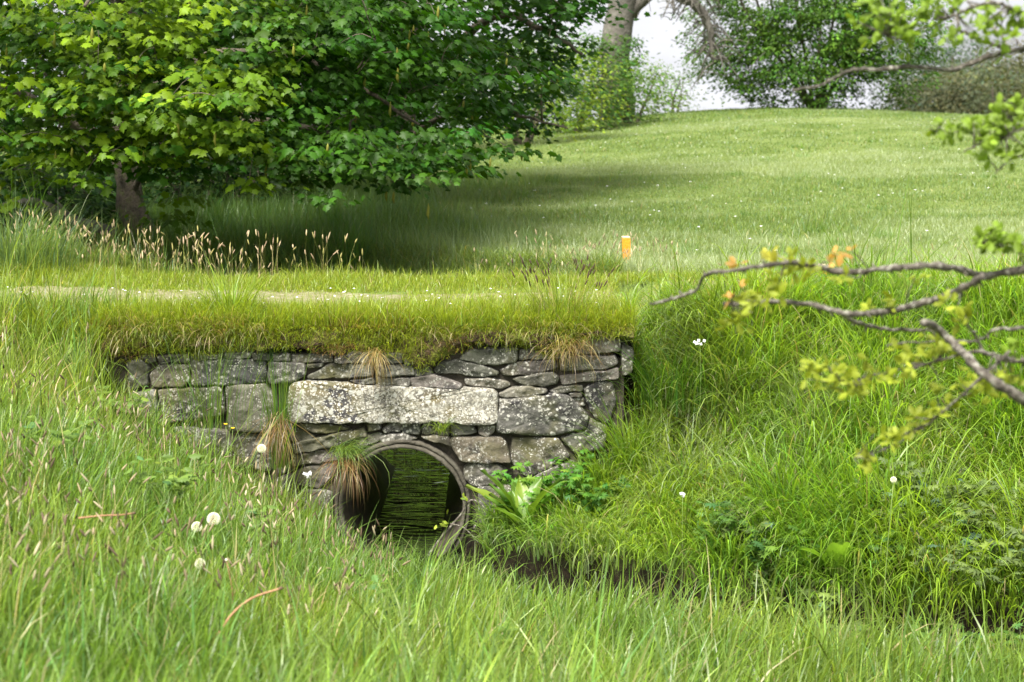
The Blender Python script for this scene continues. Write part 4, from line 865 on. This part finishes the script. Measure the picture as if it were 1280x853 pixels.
# ------------------------------------------------------------------ near hawthorn reaching in from the right
YN = 4.3
TX, TY = 2.75, 4.9; tz = Hf(TX, TY)
haw = thing("hawthorn_tree", "near hawthorn whose grey lichened boughs and fresh leaves reach in at right", "tree", (TX, TY, tz))
T0 = np.array([TX, TY, tz])
mb = MB(); limb_mesh(mb, [([T0 - (0, 0, .1), T0 + (.05, 0, .8), T0 + (-.05, 0, 1.6), T0 + (.05, .05, 2.6), T0 + (.1, 0, 3.6)], .13, .06)], 12); mb.build("trunk", M_barkgrey, haw)
def bough(pix, r0, r1, join=None, Y=YN, nub=True, name="bough"):
    """pix runs from the tip to the frame edge; join = point on the trunk"""
    P = [at(px, py, Y + .10 * math.sin(i * 1.1)) for i, (px, py) in enumerate(pix)]
    if join is not None: P = P + [P[-1] * .72 + join * .28 + (U(-.05, .05), U(-.08, .08), U(.0, .07)), P[-1] * .38 + join * .62 + (U(-.05, .05), U(-.1, .1), U(-.06, .08)), join]
    nn = len(P) * 6; S = spline(P, nn); S[:, 2] += .0025 * noise(np.arange(nn) * .9, 0, 0, int(r0 * 1e4)); mb = MB(); mb.tube(S, np.linspace(r1, r0, nn) * .85 * (1 + .12 * noise(np.arange(nn) * .7, 3, 0, 5)), 9, wob=.35)
    for i in range(3, nn - 2, 3):
        if nub and rng.random() < .75:
            a = rng.normal(0, 1, 3); a /= np.linalg.norm(a); r_ = r1 + (r0 - r1) * i / nn; mb.tube([S[i], S[i] + a * (r_ + .004), S[i] + a * (r_ + U(.006, .014))], [.004, .003, .0012], 5)
    mb.build(name, M_barkgrey, haw); return S
tj = lambda z: T0 + np.array([-.05, 0, z])
BA = [(813,380),(840,374),(870,363),(883,343),(916,338),(966,330),(1001,330),(1040,338),(1071,340),(1109,336),(1148,333),(1187,334),(1214,342),(1229,345),(1280,338),(1340,332)]
BB = [(906,380),(943,378),(986,378),(1017,382),(1048,390),(1079,393),(1117,388),(1148,380),(1179,371),(1206,359),(1229,346)]
SA = bough(BA, .016, .004, tj(1.35)); SB = bough(BB, .011, .0075); SB2 = bough([(1164,413),(1125,413),(1094,409),(1071,403),(1048,390)], .008, .0045)
SC = bough([(1154,403),(1171,411),(1191,429),(1210,448),(1237,473),(1280,502),(1340,545)], .0165, .0115, tj(.95), Y=4.15)
SD = bough([(1109,432),(1133,429),(1179,427),(1225,425),(1241,413),(1280,410),(1340,405)], .008, .0025, tj(1.2), Y=4.45)
SE = bough([(1055,481),(1086,471),(1133,461),(1171,452),(1210,440),(1245,444),(1280,454),(1340,470)], .008, .003, tj(1.05), Y=4.3)
SE2 = bough([(1210,408),(1222,425),(1232,440),(1262,452),(1285,450)], .006, .003, Y=4.3)
SF = bough([(1067,572),(1094,566),(1133,548),(1167,525),(1210,487),(1262,440)], .005, .002, Y=4.32)
SG = bough([(991,112),(1025,107),(1044,97),(1068,87),(1100,87),(1137,84),(1186,88),(1212,80),(1250,67),(1280,62),(1340,50)], .012, .004, tj(2.1), Y=4.5)
SG2 = bough([(1182,34),(1205,41),(1231,52),(1265,64)], .007, .003, Y=4.5)
SH = bough([(1110,45),(1140,40),(1167,32),(1194,19),(1231,4),(1254,7),(1280,17),(1340,30)], .010, .002, tj(2.3), Y=4.4)
SI = bough([(1171,163),(1205,163),(1239,154),(1280,139),(1340,125)], .006, .002, tj(1.9), Y=4.4)
SJ = bough([(1205,189),(1231,178),(1257,169),(1280,161),(1340,140)], .006, .002, tj(1.85), Y=4.3)
SK = bough([(1244,216),(1261,202),(1280,193),(1340,180)], .006, .002, tj(1.75), Y=4.4)
SL = bough([(1225,305),(1265,311),(1280,317),(1340,325)], .006, .002, tj(1.5), Y=4.35)
SM = bough([(1208,0),(1222,18),(1243,34),(1262,60)], .004, .0015, Y=4.45); SN = bough([(1280,60),(1258,40),(1245,28)], .004, .0015, Y=4.5)
# upper limbs out of frame
up = []
mb = MB()
for i in range(8):
    a = U(0, 6.3); L = U(.8, 1.5); s_ = T0 + (0, 0, U(2.2, 3.5)); e = s_ + np.array([.4 + math.cos(a) * L, math.sin(a) * L, U(.1, .9)]); up.append(([s_, (s_ + e) / 2 + (0, 0, .1), e], .035, .008))
nodes = limb_mesh(mb, up, 7); mb.build("boughs_above", M_barkgrey, haw)
mb = MB(); LC = []
def cl(px, py, n, Y=4.3, s=9, hue=0): LC.append((at(rng.normal(px, s, n), rng.normal(py, s * .8, n), rng.normal(Y, .03, n)), hue))
for a in ((918,336,2,4.3,5,2),(966,325,5,4.3,6,1),(985,332,7,4.3,7,0),(1005,340,4,4.3,6,0),(1040,325,4,4.3,6,2),(1060,322,3,4.3,6,2),(1052,348,3,4.3,5,0),(925,402,8,4.3,9,0),(940,382,8,4.3,9,0),(935,362,3,4.3,6,0),(965,362,4,4.3,7,0),(925,372,4,4.3,8,2),
          (1040,470,14,4.3,14,0),(1062,482,12,4.3,13,0),(1025,462,8,4.3,8,0),(1085,468,7,4.3,8,0),(1130,446,8,4.3,9,0),(1165,440,12,4.3,12,0),(1188,432,7,4.3,8,0),(1198,385,5,4.3,7,0),(1205,398,6,4.3,8,0),(1118,472,3,4.3,5,0),(1215,490,7,4.3,9,0),(1225,478,5,4.3,8,0),(1175,484,4,4.3,7,0),(1250,480,8,4.3,10,0),(1272,470,5,4.3,9,0),(1270,440,6,4.3,9,3),(1140,460,3,4.3,6,0),
          (1085,570,6,4.32,8,0),(1105,550,4,4.32,6,0),(1120,540,7,4.32,8,0),(1145,528,5,4.32,8,0),(1165,515,5,4.32,8,0),(1190,500,4,4.32,8,0),(1083,580,3,4.32,4,0),
          (1090,20,8,4.4,13,3),(1105,40,14,4.4,14,3),(1125,25,14,4.4,14,3),(1145,40,12,4.4,13,3),(1160,15,12,4.4,13,3),(1100,5,8,4.4,12,3),(1180,40,8,4.4,9,3),(1215,30,7,4.4,9,3),(1240,15,8,4.4,10,3),(1265,20,7,4.4,10,3),(1262,45,6,4.4,8,3),(1200,8,6,4.4,9,3),(1250,55,4,4.4,6,3),(1225,48,5,4.4,7,3),(1130,60,5,4.4,7,3),
          (1180,160,9,4.4,9,3),(1205,158,8,4.4,8,3),(1235,168,12,4.4,12,3),(1262,150,14,4.4,13,3),(1275,175,8,4.4,12,3),(1228,188,8,4.4,9,3),(1255,195,6,4.4,9,3),(1250,160,8,4.4,12,3),(1275,135,8,4.4,9,3),
          (1228,300,8,4.35,9,3),(1245,295,10,4.35,10,3),(1262,305,10,4.35,10,3),(1278,320,6,4.35,8,3),(1238,312,6,4.35,7,3),(1148,350,2,4.3,4,0),(1117,382,3,4.3,5,0),(1085,382,2,4.3,4,0)): cl(*a)
q_ = crown_pts(230, T0 + (.6, 0, 2.9), np.array([1.15, 1.3, .9]), -9, .3, 3, .3, 77); q_ = q_[proj(q_)[0] > 1340]; LC.append((q_, 3))
T, Fs = leafT('lobed')
for P, hue in LC:
    for p_ in P:
        k = 3 if hue != 2 else 2
        D = rng.normal(0, 1, (k, 3)) + (-.3, 0, .25); Nm = rng.normal(0, .5, (k, 3)) + (-.2, -.35, .8)
        c = {0: (.25, .30, .03), 1: (.30, .29, .035), 2: (.42, .25, .07), 3: (.17, .26, .03)}[hue]
        c = np.array(c) * np.exp(rng.normal(0, .2, (k, 1))); mb.addT(T, Fs, np.repeat(p_[None], k, 0), frames(D, Nm) * (U(.020, .036, k))[:, None, None], c)
mb.build("leaves", M_leaf, haw)
# short twigs carrying every leaf cluster
mb = MB(); allS = np.concatenate([SA, SB, SB2, SC, SD, SE, SE2, SF, SG, SG2, SH, SI, SJ, SK, SL, SM, SN, nodes])
for P, hue in LC:
    for p_ in P[::2]:
        j = np.argmin(np.linalg.norm(allS - p_, axis=1)); s_ = allS[j]
        if np.linalg.norm(s_ - p_) > .9: continue
        mb.tube([s_, (s_ + p_) / 2 + rng.normal(0, .004, 3), p_], [.0022, .0018, .001], 4)
mb.build("twigs", M_barkgrey, haw)["kind"] = "stuff"

# ------------------------------------------------------------------ marker posts
M_or = noisy("orange_paint", [(.35, (.62, .20, .008)), (.6, (.80, .30, .015)), (.75, (.85, .38, .04))], 30, .55, .3, 80)
M_wend = noisy("bare_post_end", [(.35, (.45, .33, .2)), (.7, (.6, .5, .36))], 40, .8, .3, 80)
def post(px, py_top, Y, w, lean, label, pale=False):
    b_ = at(px, 325, Y); z0 = Hf(b_[0], Y); top = at(px, py_top, Y)[2]; x = b_[0]; o = thing("marker_post", label, "marker post", (x, Y, z0), "orange marker posts")
    def box(zs, ws, mat, name):
        mb = MB(); V = []
        for z_, w_ in zip(zs, ws):
            f = (z_ - z0) * lean; V += [(x + f + a * w_, Y + b_ * w_, z_) for a, b_ in ((-1, -1), (1, -1), (1, 1), (-1, 1))]
        n = len(zs); F = [(i * 4 + j, i * 4 + (j + 1) % 4, i * 4 + 4 + (j + 1) % 4, i * 4 + 4 + j) for i in range(n - 1) for j in range(4)] + [(3, 2, 1, 0), (n * 4 - 4, n * 4 - 3, n * 4 - 2, n * 4 - 1)]
        mb.add(V, F); mb.build(name, mat, o, smoothf=False)
    box([z0 - .05, z0 + .02, z0 + .10, top - .015, top - .008], [w * .3, w * .5, w * .92, w, w * .97], M_or, "painted_stake"); box([top - .0075, top, top + .003], [w, w, w * .85], M_wend, "cut_top")
post(784, 296, 13.3, .032, -.05, "orange painted wooden stake in the open grass beside a dandelion clock")
post(1036, 331, 10.9, .032, -.12, "orange painted wooden stake seen behind the hawthorn bough", True)

# ------------------------------------------------------------------ flowers
M_white = noisy("petal_white", [(.3, (.75, .74, .75)), (.7, (.85, .84, .86))], 30, .7, .1, 60)
M_yel = noisy("petal_yellow", [(.3, (.8, .5, .01)), (.7, (.9, .62, .02))], 30, .5, .1, 60)
M_brown = noisy("dry_brown", [(.3, (.22, .10, .05)), (.7, (.42, .24, .13))], 30, .8, .2, 60)
M_stem = noisy("green_stem", [(.3, (.12, .2, .04)), (.7, (.2, .26, .07))], 30, .6, .1, 60)
def stem_of(o, top, base, r=.0018, mat=None, c=(.2, .2, .2), name="stem", bend=.02):
    mb = MB(); m_ = (top + base) / 2 + np.array([U(-bend, bend), U(-bend, bend), 0]); mb.tube(spline([base, m_, top], 8), np.linspace(r * 1.3, r, 8), 6); return mb.build(name, mat or M_stem, o)
def base_under(top, y=None):
    return np.array([top[0] + U(-.02, .02), top[1] + U(-.01, .03), Hf(top[0], top[1])])
def clock(px, py, Y, r, label, group="dandelion clocks"):
    top = at(px, py, Y); b_ = base_under(top); o = thing("dandelion_clock", label, "dandelion", b_, group); stem_of(o, top, b_)
    mb = MB(); mb.tube([top - (0, 0, .004), top, top + (0, 0, .004)], [.002, .004, .002], 6, (.3, .25, .15)); n = 150
    i = np.arange(n) + .5; ph = np.arccos(1 - 2 * i / n); th = np.pi * (1 + 5 ** .5) * i; D = np.stack([np.cos(th) * np.sin(ph), np.sin(th) * np.sin(ph), np.cos(ph)], -1); D = D[D[:, 2] > -.8]
    tri = []
    for d in D:
        a = np.cross(d, (.3, .5, .8)); a /= np.linalg.norm(a); b2_ = np.cross(d, a); w = r * .16; e = top + d * r
        for k in range(5):
            an = k * 2.513; v_ = (a * math.cos(an) + b2_ * math.sin(an)); mb.add([e - d * .25 * r, e + v_ * w * 1.2 + d * .06 * r, e + (v_ * math.cos(.5) + np.cross(d, v_) * math.sin(.5)) * w * 1.2 + d * .06 * r], [(0, 1, 2)], (.8, .8, .78))
        mb.add([top + d * .003, e + a * .0003, e - a * .0003], [(0, 1, 2)], (.55, .5, .42))
    mb.build("seed_globe", M_fluff, o, smoothf=False)
clock(267, 649, 6.6, .025, "largest white dandelion clock, upper of the pair in the near left grass")
clock(246, 659, 6.8, .021, "white dandelion clock half hidden just left of the largest one")
clock(250, 705, 6.3, .020, "ragged white dandelion clock below the pair in the near left grass")
clock(327, 561, 8.6, .022, "grey white dandelion clock low in front of the wall foot")
clock(103, 381, 10.6, .026, "white dandelion clock at the left end of the gravelly path")
clock(177, 377, 10.9, .024, "white dandelion clock on the path right of the one at its left end")
clock(777, 334, 13.1, .030, "white dandelion clock beside the orange stake in the open grass")
clock(1117, 600, 7.9, .014, "small pale clock on a red stem in the grass right of the stream")
def knob(px, py, Y, label, r=.005):
    top = at(px, py, Y); b_ = base_under(top); o = thing("dandelion_stalk", label, "stalk", b_, "bare dandelion stalks"); stem_of(o, top, b_, .0022, M_brown); mb = MB(); mb.tube([top - (0, 0, .006), top, top + (0, 0, .004)], [.002, r, r * .6], 8, (.8, .8, .75)); mb.build("seedless_head", M_fluff, o)
knob(115, 738, 5.3, "bare dandelion stalk with a white knob low in the near left grass", .006); knob(283, 700, 5.8, "bare dandelion stalk with a white knob right of the ragged clock", .005)
def buttercup(px, py, Y, label):
    top = at(px, py, Y); b_ = base_under(top); o = thing("buttercup", label, "flower", b_, "yellow buttercups"); stem_of(o, top, b_, .0012); mb = MB()
    for k in range(5):
        a = k * 1.2566; d = np.array([math.cos(a), math.sin(a), .45]); s_ = np.array([-math.sin(a), math.cos(a), 0]); mb.add([top, top + d * .007 + s_ * .006, top + d * .013, top + d * .007 - s_ * .006], [(0, 1, 2, 3)])
    mb.build("petals", M_yel, o)
buttercup(291, 536, 9.0, "yellow buttercup in the grass at the wall foot left of the tall tuft"); buttercup(282, 531, 9.1, "paler smaller buttercup just left of the bright one"); buttercup(1, 388, 10.4, "yellow buttercup at the far left end of the path")
def cuckoo(px, py, Y, label, n=7):
    top = at(px, py, Y); b_ = base_under(top); o = thing("cuckoo_flower", label, "flower", b_, "white cuckoo flowers"); stem_of(o, top, b_, .0014); mb = MB()
    for i in range(n):
        c_ = top + rng.normal(0, .011, 3); Nn = rng.normal(0, .5, 3) + (0, -.8, .4); Nn /= np.linalg.norm(Nn); a = np.cross(Nn, (0, 0, 1)); a /= np.linalg.norm(a); b2_ = np.cross(Nn, a)
        for k in range(4):
            an = k * 1.57 + i; d = a * math.cos(an) + b2_ * math.sin(an); s_ = np.cross(Nn, d); mb.add([c_, c_ + d * .006 + s_ * .0045, c_ + d * .0105, c_ + d * .006 - s_ * .0045], [(0, 1, 2, 3)])
    mb.build("flower_head", M_white, o)["kind"] = "stuff"
cuckoo(384, 592, 8.9, "white cuckoo flower in front of the stones left of the pipe", 8); cuckoo(430, 716, 7.9, "white cuckoo flower low in the grass below the left edge of the pipe", 6); cuckoo(875, 428, 9.6, "white cuckoo flower beside the dark tussock right of the wall", 6); cuckoo(97, 624, 6.8, "white flower cluster in the near left grass above the dead stem", 5); cuckoo(853, 619, 8.6, "tiny white flower low on the bank right of the dock leaves", 3)
# daisies dotted on the lawn and the verge
mb = MB()
for i in range(260):
    if i < 200: x, y = U(-2, 11), U(14, 34)
    else: x, y = U(-3.5, 1), U(10.0, 10.8)
    p_ = np.array([x, y, Hf(x, y) + (.06 if y > 12 else .09)]); r_ = U(.009, .016) if y > 12 else U(.006, .01); a = np.linspace(0, 2 * np.pi, 9)[:-1]
    mb.add(np.vstack([p_ + (0, 0, .004), np.stack([p_[0] + r_ * np.cos(a), p_[1] + r_ * np.sin(a), np.full(8, p_[2])], -1)]), [(0, 1 + k, 1 + (k + 1) % 8) for k in range(8)], (.8, .8, .8))
tag(mb.build("daisies", M_white), "tiny white daisies dotted over lawn and verge", kind="stuff")
# dead curved stems
def dead(pts, Y, r, label, headp=True):
    P = [at(px, py, Y + k * .03) for k, (px, py) in enumerate(pts)]; lowest = min(P, key=lambda q: q[2]); o = thing("dead_stem", label, "dead stem", (lowest[0], lowest[1], Hf(lowest[0], lowest[1])), "curved dead plant stems")
    mb = MB(); S = spline(P, 16); mb.tube(S, np.linspace(r, r * .8, 16), 7, wob=.1); mb.build("stalk", M_brown, o)
    mb = MB(); e = S[-1]; d = (S[-1] - S[-2]); d /= np.linalg.norm(d); mb.tube([e - d * .003, e + d * .005, e + d * .012], [r, r * 1.7, r * .5], 7, (.12, .08, .05), wob=.3); mb.build("withered_head", M_dry, o)
dead([(98, 648), (125, 645), (150, 644), (166, 642)], 5.6, .0032, "straight pinkish brown dead stem lying level in the near left grass")
dead([(272, 795), (290, 768), (315, 748), (350, 736)], 5.2, .004, "arched orange brown dead stem leaning in the near grass")
dead([(286, 830), (284, 815), (281, 800)], 5.2, .003, "short reddish dead stub below the arched dead stem")
# red stem plant and twig in the pipe mouth
tw = thing("fallen_twig", "pale forked twig with a few green leaves propped across the pipe mouth", "twig", at(575, 690, YW - .25)); mb = MB()
yt = YW - .25
mb.tube(spline([at(535, 695, yt), at(555, 668, yt), at(575, 645, yt), at(590, 625, yt), at(612, 640, yt)], 16), np.linspace(.009, .004, 16), 7, wob=.2)
mb.tube(spline([at(563, 655, yt), at(580, 660, yt - .03), at(600, 680, yt - .05)], 10), np.linspace(.005, .0025, 10), 6); mb.tube(spline([at(583, 632, yt), at(578, 622, yt)], 5), [.003] * 5, 5); mb.build("wood", M_barkgrey, tw)
mb = MB(); T, Fs = leafT('lobed')
P = np.concatenate([at(rng.normal(556, 6, 7), rng.normal(650, 5, 7), yt - .02), at(rng.normal(580, 4, 5), rng.normal(622, 3, 5), yt - .02)]); mb.addT(T, Fs, P, frames(rng.normal(0, 1, (12, 3)), rng.normal(0, .4, (12, 3)) + (0, -.5, .7)) * .035, gcol(12, (.2, .26, .03))); mb.build("leaves", M_leaf, tw)

# ------------------------------------------------------------------ broad-leaved plants
def dock(px, py, Y, n, L, label, az0=None, up=1.0):
    p_ = at(px, py, Y); b_ = np.array([p_[0], Y, Hf(p_[0], Y)]); o = thing("dock_plant", label, "dock plant", b_, "broad leaved dock plants"); T, Fs = leafT('dock')
    # longer leaf, finer template with midrib fold and curl
    ny_, T2, F2 = 9, [], []
    for i in range(ny_):
        t = i / (ny_ - 1); w = .17 * math.sin(math.pi * min(1, .08 + t * .95)) ** .7 if t < 1 else 0
        for s_ in (-1, -.5, 0, .5, 1): T2.append((s_ * w, t, .06 * abs(s_) + .025 * math.sin(t * 19 + s_) * abs(s_) - .38 * t * t))
    F2 = [(i * 5 + j, i * 5 + j + 1, i * 5 + 6 + j, i * 5 + 5 + j) for i in range(ny_ - 1) for j in range(4)]
    A = U(0, 6.3, n) if az0 is None else rng.normal(az0, 1.0, n); D = np.stack([np.cos(A), np.sin(A), U(.5, 1.7, n) * up], -1); Nm = np.stack([-np.cos(A) * .6, -np.sin(A) * .6, np.ones(n)], -1)
    mb = MB(); LL = U(L * .7, L * 1.1, n); mb.addT(np.array(T2), F2, b_ + rng.normal(0, .012, (n, 3)) * (1, 1, 0) + D / np.linalg.norm(D, axis=1)[:, None] * (LL * .25)[:, None], frames(D, Nm) * LL[:, None, None], gcol(n, (.11, .22, .03), .15, .25)); mb.build("leaves", M_grass, o)
    mb = MB()
    for d, l_ in zip(D / np.linalg.norm(D, axis=1)[:, None], LL): mb.tube([b_, b_ + d * l_ * .27], [.004, .003], 5, (.2, .2, .1))
    mb.build("leaf_stalks", M_stem, o)
dock(655, 690, 9.3, 14, .32, "upright bright dock plant at the water's edge right of the pipe", up=2.2); dock(622, 700, 9.0, 6, .22, "low dock plant whose pale leaf lies over the stream edge")
dock(1045, 745, 8.45, 7, .34, "dock plant with a long arching leaf lower right on the bank"); dock(1100, 720, 8.6, 6, .28, "dock plant beside the ferny mugwort clump"); dock(890, 650, 8.9, 6, .2, "young bright dock plant in the middle of the bank"); dock(1185, 815, 7.3, 5, .22, "dock plant among the nearest grass at lower right")
def herb(px, py, Y, nst, h, L, col, label, name="herb_plant", kind='cut', cat="wild plant", group=None, spread=.05, gl=7):
    p_ = at(px, py, Y); b_ = np.array([p_[0], Y, Hf(p_[0], Y)]); o = thing(name, label, cat, b_, group); mb = MB(); ml = MB(); T, Fs = leafT(kind)
    for i in range(nst):
        a = U(0, 6.3); s0 = b_ + np.array([rng.normal(0, spread), rng.normal(0, spread), 0]); e = s0 + np.array([math.cos(a) * h * .45, math.sin(a) * h * .45 - .03, h * U(.6, 1.1)]); S = spline([b_, (s0 + e) / 2 + (0, 0, h * .12), e], 8); mb.tube(S, np.linspace(.003, .0012, 8), 5)
        n = gl + 5; k = rng.integers(2, 8, n); P = S[k]; A = rng.uniform(0, 6.3, n); D = np.stack([np.cos(A), np.sin(A), U(-.3, .6, n)], -1)
        ml.addT(T, Fs, P, frames(D, np.tile([0., -.3, 1.], (n, 1)) + rng.normal(0, .3, (n, 3))) * (U(.6, 1.1, n) * L)[:, None, None], gcol(n, col, .15, 0))
    mb.build("stems", M_stem, o); ml.build("leaves", M_leaf, o); return o
gm = "ferny mugwort plants on the lower bank"
MP = [(965,730,8.5),(1010,770,8.35),(1060,790,8.2),(1110,740,8.4),(1130,700,8.6),(1165,740,8.3),(1180,790,8.1),(1215,700,8.5),(1220,750,8.25),(1250,800,8.05),(1265,730,8.3),(1140,650,8.8),(1085,680,8.7),(1190,660,8.7),(1275,680,8.6),(900,690,8.75),(930,700,8.7)]
for i, (px, py, Y) in enumerate(MP):
    x = at(px, py, Y)[0]
    herb(px, py, Y, 9, .26, .085, (.12, .17, .06) if i % 3 else (.07, .15, .025), "dense grey green ferny leaved plant on the shaded lower right bank", "mugwort_plant", 'cut', group=gm, spread=.07)
gw = "low broad leaved weeds in the near bank grass"
for px, py, Y, lab in ((60, 575, 7.6, "low leafy weed in the near left grass beside the picture edge"), (205, 610, 7.4, "low leafy weed above the level dead stem in the near left grass"), (330, 640, 7.6, "low leafy weed right of the dandelion clock pair"), (470, 800, 6.2, "low leafy weed in the grass below the pipe mouth"), (640, 790, 6.5, "low leafy weed in the grass nearest the stream bend"), (150, 470, 9.2, "low leafy weed beside the left end of the wall")):
    herb(px, py, Y, 7, .26, .06, (.12, .20, .04), lab, "leafy_weed", 'lobed', group=gw, spread=.06)
gp = "bright cow parsley plants at the wall foot"
herb(668, 575, 9.55, 8, .26, .085, (.10, .24, .025), "bright green cow parsley below the big grey block right of the pipe", "cow_parsley", 'cut', group=gp); herb(715, 560, 9.55, 8, .26, .085, (.07, .19, .02), "darker cow parsley nearest the grassy right end of the wall foot", "cow_parsley", 'cut', group=gp); herb(645, 610, 9.45, 7, .22, .075, (.08, .21, .02), "low cow parsley beside the lowest stones right of the pipe", "cow_parsley", 'cut', group=gp)
herb(745, 590, 9.35, 7, .2, .08, (.06, .16, .02), "cow parsley half sunk in long grass below the right end of the wall", "cow_parsley", 'cut', group=gp)
